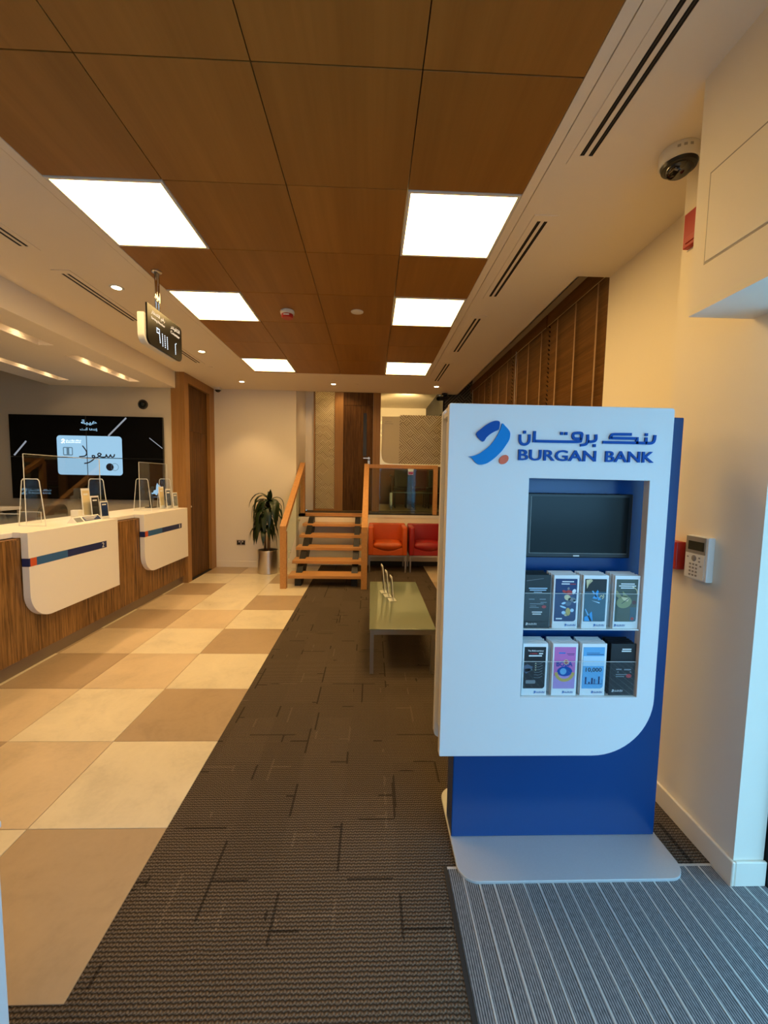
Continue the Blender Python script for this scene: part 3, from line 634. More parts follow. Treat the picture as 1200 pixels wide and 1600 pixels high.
# two shelves with clear retaining fronts
for zs in (.977, .7055):
    sh = box('shelf', .596, 1.050, 1.525, 1.6395, zs-.001 if zs < .8 else zs-.004, zs, 'acrylic_edge', K)
    box('retainer', .596, 1.050, 1.5255, 1.5275, zs, zs+.140, 'acrylic', sh)
    box('retainer_edge', .596, 1.050, 1.5253, 1.5277, zs+.140, zs+.1412, 'acrylic_edge', sh)

# leaflets: each stack of one title is a thing standing on a shelf
def leaflet(xc, zs, lab, cover, art, edge='paper_white', depth=.045, n=6, lean=.012, frame=True, rad=.012, tilt=0.0):
    """stack of slim leaflets, 99 x 210; art(parent, ox, face, origin) prints the front sheet"""
    W2, Hh = .0495, .210
    t = thing('leaflet_stack', lab, 'leaflets', (xc, 1.565, zs), 'leaflet stacks in the display stand')
    y1 = 1.592; yf = 1.5345
    for k in range(n):
        y = y1-(y1-yf)*k/(n-1)
        dx = (random.random()-.5)*.006*(0 if k == n-1 else 1); dz = 0.004*(n-1-k)/(n-1)
        nm = 'front_sheet' if k == n-1 else 'sheet'
        mt = cover if (k == n-1 and not frame) else edge
        o = box(nm, xc-W2+dx-.004*(n-1-k)/(n-1), xc+W2+dx-.004*(n-1-k)/(n-1), y, y+.0045, zs, zs+Hh+dz, mt, t)
        if k == n-1: fs = o
    org = (xc, yf-.0002, zs)
    if frame: shape('cover_picture', [rrect(-W2+.006, W2-.008, .028, Hh-.014, (.001, rad, .001, .001), 6)], .0006, '-y', org, cover, fs)
    art(fs, org)
    return t
def txt(p, org, s, x0, x1, z, mat, h=None, b=.01, off=.0006): text('print', s, x0, x1, z, .0005, '-y', (org[0], org[1]-off, org[2]), mat, p, b, h)
def bar(p, org, x0, x1, z0, z1, mat, off=.0006): box('print', org[0]+x0, org[0]+x1, org[1]-off-.0004, org[1]-off, org[2]+z0, org[2]+z1, mat, p)
def blob(p, org, pts, mat, off=.0008): shape('print', [pts], .0004, '-y', (org[0], org[1]-off, org[2]), mat, p)
def foot(p, org, x=-.012, mats=('logo_blue', 'logo_light_blue', 'logo_orange'), z=.008, s=.065): emblem(p, '-y', (org[0], org[1]-.0006, org[2]), s, x, z, mats, .0004)
WH = ('paper_white',)*3
def lines(p, org, rows, mat):
    for x0, x1, z, h in rows: bar(p, org, x0, x1, z, z+h, mat)
def art_black_card(p, org):
    lines(p, org, [(-.036, .036, .156, .0035), (-.032, .032, .149, .003), (-.016, .016, .142, .002)], 'print_bluewhite')
    lines(p, org, [(-.034, -.012, .113, .0035), (.008, .032, .113, .0035), (.012, .036, .101, .003), (-.030, .024, .095, .003), (-.028, -.004, .087, .0022), (-.030, .006, .081, .0026)], 'print_grey')
    blob(p, org, ellipse(.026, .085, .009, .006), 'print_red'); lines(p, org, [(-.02, .02, .062, .004), (-.018, .016, .054, .004)], 'paper_white')
    blob(p, org, [(-.046, .186), (.02, .196), (.02, .197), (-.046, .188)], 'print_grey'); foot(p, org, -.044, WH, .012)
def art_figures(p, org):
    txt(p, org, 'مـا'[:0]+'SHARE & win', -.012, .022, .176, 'paper_white', .006) if False else lines(p, org, [(-.018, .028, .183, .004), (-.020, .012, .174, .004)], 'paper_white')
    lines(p, org, [(.014, .036, .174, .003)], 'print_red')
    rnd = random.Random(4)
    for (cx, cy, w2, h2, m) in [(.012, .142, .015, .011, 'print_red'), (-.006, .145, .012, .006, 'print_red'), (.008, .158, .005, .006, 'print_grey'), (.030, .146, .008, .012, 'paper_white'), (.006, .122, .016, .012, 'print_cream'), (.024, .114, .018, .010, 'print_grey'), (.034, .108, .006, .008, 'paper_white'), (.010, .100, .014, .012, 'print_shade'), (-.008, .100, .010, .005, 'print_bluewhite'), (-.010, .085, .015, .004, 'print_bluewhite'), (.010, .066, .011, .018, 'print_gold'), (-.006, .062, .010, .008, 'print_bluewhite'), (.026, .072, .008, .008, 'print_bluewhite'), (.002, .054, .008, .006, 'print_cream')]:
        blob(p, org, ellipse(cx, cy, w2*.9, h2*.9, rnd.uniform(-.6, .6), 10), m)
    lines(p, org, [(-.036, -.012, .036, .005)], 'paper_white'); foot(p, org, -.002)
def art_neon(p, org):
    bar(p, org, -.0435, .0415, .029, .146, 'print_teal', .0007)
    for pts, m in [(((-.040, .192), (-.018, .196), (-.036, .158)), 'print_cream'), (((-.020, .194), (-.014, .190), (-.036, .166)), 'print_cream'), (((-.012, .120), (.006, .154), (.011, .148), (.006, .118)), 'print_cyan'), (((-.016, .150), (-.010, .150), (.006, .126), (.0, .124)), 'print_sky'), (((-.016, .112), (.018, .104), (.016, .100)), 'print_bluewhite'), (((.006, .130), (.024, .116), (.010, .112)), 'print_cyan'), (((-.040, .078), (-.036, .078), (-.010, .030), (-.018, .030)), 'print_sky'), (((-.040, .046), (-.020, .054), (-.014, .030), (-.040, .030)), 'print_cyan'), (((-.022, .058), (-.012, .068), (-.006, .030), (-.016, .030)), 'print_cyan')]:
        blob(p, org, list(pts), m, .0012)
    ribbons('print', [[(.016, .122), (.022, .132), (.028, .126)], [(.026, .118), (.032, .126), (.030, .136)]], .003, .0004, '-y', (org[0], org[1]-.0012, org[2]), 'print_cream', p); foot(p, org, -.004)
def art_bag(p, org):
    lines(p, org, [(-.026, .028, .176, .004), (-.034, .034, .168, .004), (-.026, .028, .160, .004)], 'paper_white')
    blob(p, org, ellipse(-.010, .106, .030, .024, .2), 'print_olive'); blob(p, org, [(-.043, .152), (-.040, .152), (-.020, .126), (-.030, .120), (-.043, .130)], 'print_olive'); blob(p, org, [(-.018, .150), (.006, .128), (-.014, .122)], 'print_olive')
    blob(p, org, [(-.024, .128), (.010, .122), (.004, .108), (-.014, .114)], 'print_cream', .0011); ribbons('print', [[(-.020, .100), (-.004, .112), (.008, .122)]], .003, .0004, '-y', (org[0], org[1]-.0012, org[2]), 'print_green_grey', p)
    ribbons('print', [[(.020, .168), (.036, .156), (.040, .140)]], .0025, .0004, '-y', (org[0], org[1]-.0012, org[2]), 'print_cream', p)
    bar(p, org, .016, .040, .030, .085, 'print_teal', .0008); blob(p, org, ellipse(.026, .040, .006, .006), 'print_red', .0012); blob(p, org, ellipse(.030, .105, .008, .008), 'print_maroon', .0012); foot(p, org, -.046)
def art_multi(p, org):
    txt(p, org, 'The Multi-currency', -.030, .032, .176, 'paper_white', .008, .02)
    lines(p, org, [(-.022, -.016, .168, .003), (-.014, .008, .1675, .004)], 'print_red'); lines(p, org, [(.014, .030, .167, .005), (-.026, .026, .158, .005)], 'paper_white')
    blob(p, org, [(-.043, .120), (-.030, .126), (-.008, .116), (-.014, .104), (-.034, .088), (-.043, .098)], 'print_shade'); blob(p, org, [(-.043, .108), (-.020, .110), (-.010, .104), (-.034, .094)], 'print_bluewhite')
    ribbons('print', [[(-.002, .128-.011*k), (.016, .127-.011*k), (.030, .134-.011*k)] for k in range(6)], .0012, .0004, '-y', (org[0], org[1]-.0008, org[2]), 'print_grey', p, 3)
    for k in range(4): blob(p, org, ellipse(.003, .130-.009*k, .0028, .0018, 0, 8), 'print_cream')
    blob(p, org, rrect(-.034, .004, .048, .062, .003, 3), 'print_grey'); foot(p, org, -.002)
def art_pink(p, org):
    W2 = .0495; o2 = .0009
    bar(p, org, -W2+.006, W2-.008, .028, .080, 'print_lilac', .0007)
    txt(p, org, 'BOBA', -.034, .030, .118, 'logo_blue', .020, .02, .0012)
    blob(p, org, ellipse(.0, .098, .030, .020), 'logo_blue'); blob(p, org, ellipse(-.006, .098, .013, .013), 'print_sky', .0012); blob(p, org, ellipse(.004, .136, .010, .010), 'print_cream', .0014); blob(p, org, ellipse(.004, .136, .007, .007), 'print_red', .0018)
    ring = [(.034*math.cos(a), .096+.034*math.sin(a)) for a in [math.pi*(1.02+.96*i/14) for i in range(15)]]
    ribbons('print', [ring], .012, .0004, '-y', (org[0], org[1]-.0012, org[2]), 'print_gold', p, 1)
    lines(p, org, [(-.026, .000, .170, .0045)], 'logo_light_blue'); lines(p, org, [(.006, .036, .168, .002), (.010, .034, .163, .0015)], 'print_navy'); foot(p, org, -.008)
def art_bars(p, org):
    bar(p, org, -.043, .041, .120, .160, 'print_bluewhite', .0007)
    txt(p, org, '10,000', -.031, .033, .094, 'print_black', .019, .015)
    lines(p, org, [(-.030, .022, .172, .0015), (-.030, .038, .165, .0025), (-.030, -.008, .136, .002), (-.030, .014, .129, .002), (-.033, .037, .046, .0015)], 'print_navy')
    lines(p, org, [(-.032, -.026, .047, .028), (-.018, -.012, .047, .008), (-.007, .0, .047, .024), (.004, .008, .047, .020), (.012, .013, .047, .018), (.021, .027, .047, .030), (.036, .037, .047, .018)], 'print_navy'); foot(p, org, -.006)
def art_dark(p, org):
    lines(p, org, [(-.006, .030, .186, .0045), (-.008, .030, .178, .0045)], 'paper_white')
    lines(p, org, [(-.026, -.004, .104, .005), (.006, .034, .103, .005), (-.020, -.016, .094, .004), (.030, .035, .094, .004), (-.026, .026, .084, .003), (-.026, .008, .076, .003)], 'print_grey')
    blob(p, org, ellipse(.026, .080, .011, .008), 'print_red'); foot(p, org, -.040, WH, .014)
leaflet(.649, .977, 'black card leaflets, leftmost stack on the upper shelf', 'print_charcoal', art_black_card, 'print_charcoal', n=4, frame=False)
leaflet(.760, .977, 'dark blue leaflets with tumbling figures, second stack on the upper shelf', 'print_navy', art_figures, n=7)
leaflet(.876, .977, 'dark leaflets with neon blue marks, third stack on the upper shelf', 'print_black', art_neon, n=7)
leaflet(1.000, .977, 'grey-green leaflets with a yellowish picture, rightmost on the upper shelf', 'print_green_grey', art_bag, n=7)
leaflet(.651, .7055, 'black multi-currency leaflets, leftmost stack on the lower shelf', 'print_black', art_multi, n=7)
leaflet(.770, .7055, 'pink leaflets with a round badge on the lower shelf', 'print_pink', art_pink, n=7, rad=.001)
leaflet(.885, .7055, 'light blue leaflets with bar chart on the lower shelf', 'print_sky', art_bars, n=7)
leaflet(1.002, .7055, 'black leaflets, rightmost stack on the lower shelf', 'print_black', art_dark, 'print_black', n=5, frame=False)

# ---- keypad, call point and strobe on the pier
t = thing('alarm_keypad', 'cream alarm keypad with dark display on the pier', 'keypad', (1.40, 1.70, 1.135))
kb = box('body', 1.390, 1.4195, 1.628, 1.748, 1.137, 1.325, 'white_plastic', t, .004)
box('display_surround', 1.3885, 1.390, 1.640, 1.745, 1.250, 1.322, 'key_grey', kb); box('display', 1.3875, 1.3885, 1.648, 1.732, 1.264, 1.302, 'lcd_dark', kb)
box('keypad_flap', 1.3882, 1.390, 1.641, 1.745, 1.143, 1.246, 'white_plastic', t, .0008, 1)
lathe('navigation_key', [(.0, .0015), (.011, .0015), (.0135, 0)], (1.3882, 1.697, 1.229), 'key_grey', t, 18, 'x', -1)
for r in range(4):
    for c in range(3): box('key', 1.3865, 1.3882, 1.714-.017*c-.005, 1.714-.017*c+.005, 1.203-.0155*r-.004, 1.203-.0155*r+.004, 'key_grey', t, .0006, 1)
for y, z in ((1.730, 1.232), (1.667, 1.234), (1.667, 1.219), (1.658, 1.20)): box('function_key', 1.3865, 1.3882, y-.004, y+.004, z-.003, z+.003, 'key_grey', t)
t = thing('fire_call_point', 'red fire alarm call point on the pier beside the keypad', 'fire alarm', (1.40, 1.83, 1.158))
cb = box('body', 1.378, 1.4195, 1.784, 1.884, 1.16, 1.285, 'red_plastic', t, .003)
text('lettering', 'FIRE ALARM', -1.872, -1.800, 1.266, .0006, '-x', (1.378, 0, 0), 'paper_white', t, .02, .010)
boxes('instruction_plate', [(1.3772, 1.378, 1.808, 1.850, 1.222, 1.236), (1.3772, 1.378, 1.822, 1.834, 1.204, 1.222)], 'paper_white', t)
boxes('pull_slot', [(1.3772, 1.378, 1.800, 1.866, 1.245, 1.249), (1.3772, 1.378, 1.800, 1.866, 1.194, 1.196)], 'print_maroon', t)
boxes('footer_print', [(1.3772, 1.378, 1.815, 1.860, 1.172, 1.176)], 'paper_white', t)
t = thing('alarm_strobe', 'red alarm sounder high on the pier behind the bulkhead', 'fire alarm', (1.40, 1.86, 2.595))
box('body', 1.392, 1.4195, 1.81, 1.905, 2.60, 2.75, 'red_plastic', t, .004); box('lens', 1.386, 1.392, 1.83, 1.885, 2.615, 2.64, 'red_plastic', t, .002); box('backplate', 1.416, 1.4198, 1.805, 1.91, 2.596, 2.754, 'white_plastic', t, .001, 1)

# ================================================================ TELLER COUNTER
C = thing('teller_counter', 'long walnut-fronted teller counter along the left side', 'counter', (-2.85, 3.6, 0))
box('plinth', -2.98, -2.70, .9, 5.91, 0, .118, 'plinth_metal', C)
for a, b in ((.9, 2.1), (2.1, 3.3), (3.3, 4.5), (4.5, 5.91)): box('front_board', -2.70, -2.66, a+.0008, b-.0008, .118, 1.035, 'counter_walnut', C)
box('carcass', -3.0, -2.701, .9, 5.91, .118, 1.03, 'counter_walnut', C)
box('wood_ledge', -2.76, -2.66, .9, 5.91, 1.035, 1.046, 'counter_walnut', C)
WT = box('worktop', -3.22, -2.715, .9, 5.905, 1.052, 1.092, 'white_corian', None, .003, 1)
tag(WT, 'continuous white solid-surface worktop on the teller counter', 'worktop')
def fascia(y0, y1, num, lab):
    t = thing('counter_fascia', lab, 'counter panel', (-2.63, (y0+y1)/2, .40), 'white drop panels on the teller counter')
    shape('drop_panel', [rrect(y0, y1, .40, 1.092, (.21, .002, .002, .004), 14)], .054, '+x', (-2.6555, 0, 0), 'white_corian', t, .002)
    box('top_return', -2.714, -2.6558, y0, y1, 1.052, 1.092, 'white_corian', t)
    st = box('stripe', -2.6012, -2.6002, y0+.002, y1-.19, .829, .893, 'stripe_navy', t)
    box('stripe_end', -2.654, -2.6012, y0-.0008, y0+.002, .829, .893, 'stripe_navy', t)
    box('red_band', -2.6002, -2.5996, y0+.012, y0+.072, .829, .893, 'stripe_red', st); box('blue_band', -2.6002, -2.5996, y0+.072, y0+.40, .829, .893, 'stripe_blue', st)
    text('number', num, y1-.258, y1-(.228 if num == '2' else .240), .838, .001, '+x', (-2.6002, 0, 0), 'paper_white', st, .0, .046)
fascia(3.17, 4.28, '2', 'white rounded drop panel numbered 2 on the nearer teller desk'); fascia(4.77, 5.885, '1', 'white rounded drop panel numbered 1 beside the wooden door')
# acrylic counter screens
def sneeze(x, y0, y1, z0, z1, lab):
    t = thing('acrylic_screen', lab, 'screen guard', (x, (y0+y1)/2, z0), 'clear acrylic guards on the teller desks')
    box('sheet', x-.0025, x+.0025, y0, y1, z0+.02, z1, 'acrylic', t)
    boxes('sheet_edge', [(x-.003, x+.003, y0-.003, y0, z0+.02, z1), (x-.003, x+.003, y1, y1+.003, z0+.02, z1), (x-.003, x+.003, y0, y1, z1, z1+.004)], 'acrylic_edge', t)
    for yy in (y0+.06, y1-.06):
        outer = [(-.115, 0), (.115, 0), (.075, .385), (.060, .405), (-.060, .405), (-.075, .385)]
        inner = [(-.109, .006), (.109, .006), (.070, .383), (.058, .398), (-.058, .398), (-.070, .383)]
        f = shape('foot', [[(a, b) for a, b in inner]], .004, '-y', (x, yy+.002, z0), 'acrylic', t)
        shape('foot_edge', [outer, inner], .005, '-y', (x, yy+.0025, z0), 'acrylic_edge', f)
sneeze(-2.875, 3.50, 4.45, 1.093, 1.70, 'clear acrylic guard on the nearer teller desk'); sneeze(-2.875, 5.19, 5.88, 1.093, 1.70, 'clear acrylic guard on the farther teller desk beside the wooden door')
def counter_leaflet(name, x, y, z, w2, h, tilt, mat, lab, grp, dark='print_grey', face_yaw=0):
    """leaflet leaning in a clear holder, facing the customers"""
    t = thing(name, lab, 'leaflet', (x, y, z), grp)
    rot = Matrix.Translation((x, y, z)) @ Matrix.Rotation(face_yaw, 4, 'Z') @ Matrix.Rotation(tilt, 4, 'Y')
    def bx(nm, x0, x1, y0, y1, z0, z1, m):
        bm = bmesh.new(); bm_box(bm, x0, x1, y0, y1, z0, z1); bm.transform(rot); return from_bm(nm, bm, m, t)
    bx('sheet', -.006, 0, -w2, w2, 0.003, h, 'paper_white'); bx('cover_picture', 0, .0008, -w2+.007, w2-.007, h*.16, h*.93, dark); bx('cover_title', .0008, .0012, -w2*.6, w2*.5, h*.78, h*.84, 'paper_white')
    bx('holder_back', -.010, -.0075, -w2-.004, w2+.004, 0.003, h*.72, 'acrylic'); bx('holder_front', .004, .0062, -w2-.004, w2+.004, 0.003, h*.55, 'acrylic')
    bx('holder_foot', -.014, .016, -w2-.004, w2+.004, 0.0, .003, 'acrylic_edge')
G2 = 'leaflets standing on teller desk number 2'; G1 = 'leaflets standing on teller desk number 1'
counter_leaflet('counter_leaflet', -2.815, 4.16, 1.093, .050, .31, -.07, 'paper_white', 'tall pale leaflet at the far end of teller desk number 2', G2, 'print_cream', -.12)
counter_leaflet('counter_leaflet', -2.758, 4.20, 1.093, .050, .235, -.07, 'paper_white', 'dark-covered leaflet in front of the tall pale one on desk number 2', G2, 'print_black', -.12)
counter_leaflet('counter_leaflet', -2.700, 4.245, 1.093, .050, .18, -.07, 'paper_white', 'shortest navy leaflet nearest the front of teller desk number 2', G2, 'print_navy', -.12)
counter_leaflet('counter_leaflet', -2.800, 5.60, 1.093, .050, .30, -.07, 'paper_white', 'tall pale leaflet on teller desk number 1', G1, 'print_cream', -.12)
counter_leaflet('counter_leaflet', -2.745, 5.67, 1.093, .050, .27, -.07, 'paper_white', 'dark-covered middle leaflet on teller desk number 1', G1, 'print_shade', -.12)
counter_leaflet('counter_leaflet', -2.690, 5.74, 1.093, .050, .22, -.07, 'paper_white', 'front grey leaflet on teller desk number 1', G1, 'print_grey', -.12)
t = thing('desk_sign', 'low tent sign with blue print on teller desk number 2', 'sign', (-2.72, 3.98, 1.092))
bm = bmesh.new(); pr = [(-.045, 0), (.045, 0), (0, .055)]; y0, y1 = 3.80, 4.16
va = [bm.verts.new((-2.72+a, y0, 1.0925+b)) for a, b in pr]; vb = [bm.verts.new((-2.72+a, y1, 1.0925+b)) for a, b in pr]
bm.faces.new(va); bm.faces.new(vb); [bm.faces.new((va[i], va[(i+1) % 3], vb[(i+1) % 3], vb[i])) for i in range(3)]
from_bm('tent_card', bm, 'paper_white', t)
un = Vector((.055, 0, .045)).normalized(); FS = (Vector((0, 1, 0)), Vector((-.045, 0, .055)).normalized(), un)
def slab(nm, a, b, c, d, m): shape(nm, [[(a, c), (b, c), (b, d), (a, d)]], .0006, FS, (-2.675+.0003, 0, 1.0925+.0002), m, t)
slab('print', 3.92, 4.15, .012, .060, 'print_navy'); slab('print', 3.81, 3.90, .010, .060, 'print_grey'); 
for k, q in enumerate((.048, .036, .022)):
    shape('print', [[(3.935, q), (4.12-.03*k, q), (4.12-.03*k, q+.005), (3.935, q+.005)]], .0005, FS, (-2.675+.001, 0, 1.0925+.0008), 'paper_white', t)
t = thing('document_tray', 'low clear acrylic tray behind the guard on teller desk number 2', 'tray', (-3.10, 3.72, 1.093))
boxes('tray_wall', [(-3.205, -3.005, 3.60, 3.603, 1.093, 1.19), (-3.205, -3.005, 3.82, 3.823, 1.093, 1.19), (-3.205, -3.202, 3.603, 3.82, 1.093, 1.19)], 'acrylic', t); boxes('tray_rim', [(-3.205, -3.005, 3.82, 3.824, 1.19, 1.194), (-3.205, -3.005, 3.60, 3.604, 1.19, 1.194), (-3.008, -3.004, 3.82, 3.824, 1.093, 1.194)], 'acrylic_edge', t)
# small customer-facing devices on the desks
t = thing('tissue_box', 'small white box standing behind the low tent sign', 'box', (-3.09, 4.40, 1.092)); box('carton', -3.13, -3.05, 4.36, 4.45, 1.0925, 1.165, 'paper_white', t, .002, 1); box('opening', -3.105, -3.075, 4.385, 4.425, 1.165, 1.166, 'print_grey', t)
t = thing('desk_phone', 'dark desk phone behind the counter leaflets', 'telephone', (-3.10, 4.63, 1.092)); box('base', -3.19, -3.02, 4.54, 4.72, 1.0925, 1.13, 'black_plastic', t, .006); box('handset', -3.17, -3.12, 4.54, 4.72, 1.131, 1.16, 'black_plastic', t, .012, 3); box('keypad', -3.10, -3.04, 4.58, 4.68, 1.13, 1.134, 'grey_plastic', t)
t = thing('card_terminal', 'dark card terminal on a stand behind the guard of teller desk number 1', 'terminal', (-3.06, 5.79, 1.092))
box('base', -3.115, -3.005, 5.735, 5.845, 1.0925, 1.104, 'black_plastic', t, .003); cyl('neck', (-3.06, 5.79, 1.10), (-3.06, 5.79, 1.22), .018, 'black_metal', t)
bm = bmesh.new(); bm_box(bm, -.012, .012, -.05, .05, -.02, .12, .004); bm.transform(Matrix.Translation((-3.05, 5.79, 1.22)) @ Matrix.Rotation(-.4, 4, 'Y')); from_bm('handset', bm, 'black_plastic', t)
# low staff desk and chairs behind the counter
t = thing('staff_cabinet', 'white-topped staff cabinet at the left picture edge below the video wall', 'cabinet', (-5.2, 5.2, 0))
box('cabinet_top', -5.7, -4.65, 4.9, 5.6, 1.06, 1.10, 'white_corian', t, .004); box('body', -5.68, -4.70, 4.93, 5.58, .06, 1.06, 'soft_black', t)
for q in range(2): dd = box('door', -5.67+.485*q, -5.67+.485*q+.478, 4.912, 4.93, .08, 1.04, 'black_plastic', t); box('handle', -5.60+.485*q, -5.45+.485*q, 4.90, 4.912, .95, .965, 'brushed_steel', dd)
def office_chair(x, y, yaw, lab, m='dark_fabric'):
    t = thing('office_chair', lab, 'chair', (x, y, 0), 'office chairs behind the teller counter'); R = Matrix.Translation((x, y, 0)) @ Matrix.Rotation(yaw, 4, 'Z')
    def bx(nm, *b, m=m, bev=.03, seg=3):
        bm = bmesh.new(); bm_box(bm, *b, bev, seg); bm.transform(R); return from_bm(nm, bm, m, t)
    bx('seat', -.25, .25, -.25, .25, .46, .55); 
    prof = rrect(-.24, .24, .62, 1.18, (.05, .05, .12, .12), 8); bm = curve_bm([prof], .07, .02); bm.transform(R @ frame_mat('-y', (0, .30, 0))); from_bm('backrest', bm, m, t)
    bx('back_bar', -.03, .03, .27, .31, .42, .75, m='black_plastic', bev=.008); bx('gas_stem', -.025, .025, -.025, .025, .10, .46, m='black_metal', bev=.01)
    for s in (-1, 1): bx('armrest', s*.27-.03, s*.27+.03, -.15, .18, .68, .71, m='black_plastic', bev=.01); bx('arm_post', s*.27-.015, s*.27+.015, .0, .04, .5, .68, m='black_plastic', bev=.004)
    for k in range(5):
        a = 2*math.pi*k/5; d = Vector((math.cos(a), math.sin(a), 0))
        bm = bmesh.new(); bm_cyl(bm, Vector((0, 0, .09)), d*.30+Vector((0, 0, .06)), .022, .014, 10); bm.transform(R); from_bm('base_arm', bm, 'black_plastic', t)
        bm = bmesh.new(); c0 = d*.30; bm_cyl(bm, c0+Vector((-d.y*.02, d.x*.02, .028)), c0+Vector((d.y*.02, -d.x*.02, .028)), .028, None, 14); bm.transform(R); from_bm('castor', bm, 'black_plastic', t)
office_chair(-3.95, 4.45, 3.30, 'dark office chair with its wide back turned towards the counter guard'); office_chair(-3.52, 5.02, 1.68, 'dark office chair seen edge-on below the video wall', 'grey_fabric')

# ================================================================ VIDEO WALL
VX0, VX1, VZ0, VZ1, VY = -4.985, -2.908, 1.19, 2.347, 5.862
v = thing('video_wall', 'black video wall of four joined screens behind the tellers', 'video wall', ((VX0+VX1)/2, 5.89, VZ0))
mx, mz = (VX0+VX1)/2, (VZ0+VZ1)/2
for a, b in ((VX0, mx), (mx, VX1)):
    for c, d in ((VZ0, mz), (mz, VZ1)):
        s = box('screen', a+.0015, b-.0015, VY, 5.899, c+.0015, d-.0015, 'black_plastic', v, .001, 1)
        box('display_glass', a+.004, b-.004, VY-.0012, VY, c+.004, d-.004, 'video_black', s)
VO = (0, VY-.0013, 0)
def card_piece(x0, x1, z0, z1, rad): shape('card_picture', [rrect(x0, x1, z0, z1, rad, 6)], .0006, '-y', VO, 'screen_white', v)
cx0, cx1, cz0, cz1 = -4.35, -3.468, 1.531, 2.07; e = .005
card_piece(cx0, mx-e, mz+e, cz1, (0, 0, 0, .045)); card_piece(mx+e, cx1, mz+e, cz1, (0, 0, .045, 0)); card_piece(cx0, mx-e, cz0, mz-e, (.045, 0, 0, 0)); card_piece(mx+e, cx1, cz0, mz-e, (0, .045, 0, 0))
VO2 = (0, VY-.0021, 0)
ribbons('script_lettering', [[(-4.005, 1.935), (-3.955, 1.86), (-3.958, 1.81), (-3.99, 1.79), (-4.055, 1.782)], [(-3.990, 1.690), (-3.925, 1.705), (-3.858, 1.752), (-3.845, 1.795), (-3.875, 1.80), (-3.87, 1.775), (-3.83, 1.772), (-3.795, 1.785), (-3.755, 1.82), (-3.785, 1.835), (-3.80, 1.81), (-3.76, 1.785), (-3.70, 1.785), (-3.685, 1.815), (-3.672, 1.787), (-3.645, 1.787), (-3.628, 1.815), (-3.615, 1.787), (-3.585, 1.79), (-3.572, 1.825)]], .016, .0005, '-y', VO2, 'screen_ink', v, 4)
shape('chip_mark', [rrect(-4.27, -4.138, 1.797, 1.912, .015, 3), rrect(-4.258, -4.222, 1.81, 1.90, .006, 2), rrect(-4.186, -4.15, 1.81, 1.90, .006, 2)], .0005, '-y', VO2, 'screen_soft_blue', v)
shape('circle_mark', [ellipse(-3.642, 1.646, .052, .052)], .0005, '-y', VO2, 'screen_ink', v); shape('circle_mark', [ellipse(-3.574, 1.647, .052, .052), ellipse(-3.574, 1.647, .046, .046)], .0005, '-y', VO2, 'screen_soft_blue', v)
emblem(v, '-y', VO2, .40, -4.30, 1.962, ('led_dots',)*3, .0005)
text('heading', arabic('هيبة'), -4.012, -3.798, 2.215, .0005, '-y', VO, 'screen_white', v, .025, .075); text('heading', arabic('إنتقاء أنت'.replace('ء', '')), -4.03, -3.788, 2.135, .0005, '-y', VO, 'screen_white', v, .02, .048)
for pts, wd in (([(-3.398, 2.327), (-3.649, 2.075)], .022), ([(-4.761, 1.984), (-4.931, 1.786)], .022), ([(-3.091, 2.058), (-2.915, 1.917)], .010)): ribbons('light_streak', [pts], wd, .0005, '-y', VO, 'screen_dim_white', v, 1)
emblem(v, '-y', VO, .60, -4.875, 1.246, ('screen_soft_blue',)*3, .0005)
shape('picture_mark', [[(-3.12, 1.262), (-3.09, 1.30), (-3.06, 1.30), (-3.05, 1.33), (-3.02, 1.34), (-3.015, 1.40), (-3.0, 1.438), (-2.985, 1.41), (-2.955, 1.395), (-2.958, 1.33), (-2.99, 1.30), (-3.01, 1.262), (-3.045, 1.285)]], .0005, '-y', VO, 'screen_white', v); ribbons('picture_mark', [[(-3.145, 1.237), (-2.938, 1.241)]], .008, .0005, '-y', VO, 'screen_soft_blue', v, 1)

# ================================================================ DOOR IN THE LEFT WALL
d2 = struct_root('door_2', (-2.70, 6.45, 0))
boxes('door_frame', [(-2.815, -2.622, 5.915, 6.045, 0, CZ), (-2.80, -2.622, 6.80, 6.998, 0, CZ), (-2.80, -2.622, 6.045, 6.80, 2.86, CZ)], 'frame_oak', d2)
lf = box('door_leaf', -2.73, -2.675, 6.047, 6.798, .012, 2.858, 'door_walnut', d2)
for q in range(3): box('leaf_board', -2.6755, -2.668, 6.05+.25*q, 6.05+.25*q+.2475, .015, 2.20, 'door_walnut', lf); box('leaf_board', -2.6755, -2.668, 6.05+.25*q, 6.05+.25*q+.2475, 2.205, 2.855, 'door_walnut', lf)
box('pull_handle', -2.668, -2.650, 6.075, 6.10, 1.16, 1.90, 'door_gap', lf); box('lock', -2.668, -2.655, 6.07, 6.16, 1.08, 1.10, 'brushed_steel', lf)
box('threshold', -2.80, -2.625, 6.045, 6.80, 0.0, .011, 'door_gap', d2)

# ---- wall socket
t = thing('wall_socket', 'dark double wall socket in a steel plate on the back wall', 'socket', (-2.20, 6.99, .38))
box('plate', -2.275, -2.128, 6.990, 6.9998, .380, .474, 'brushed_steel', t, .002); 
for s in (-1, 1): box('outlet', -2.2015+s*.036-.030, -2.2015+s*.036+.030, 6.987, 6.990, .392, .462, 'print_black', t, .001, 1); box('rocker', -2.2015+s*.030-.007, -2.2015+s*.030+.007, 6.9845, 6.987, .43, .455, 'white_plastic', t)

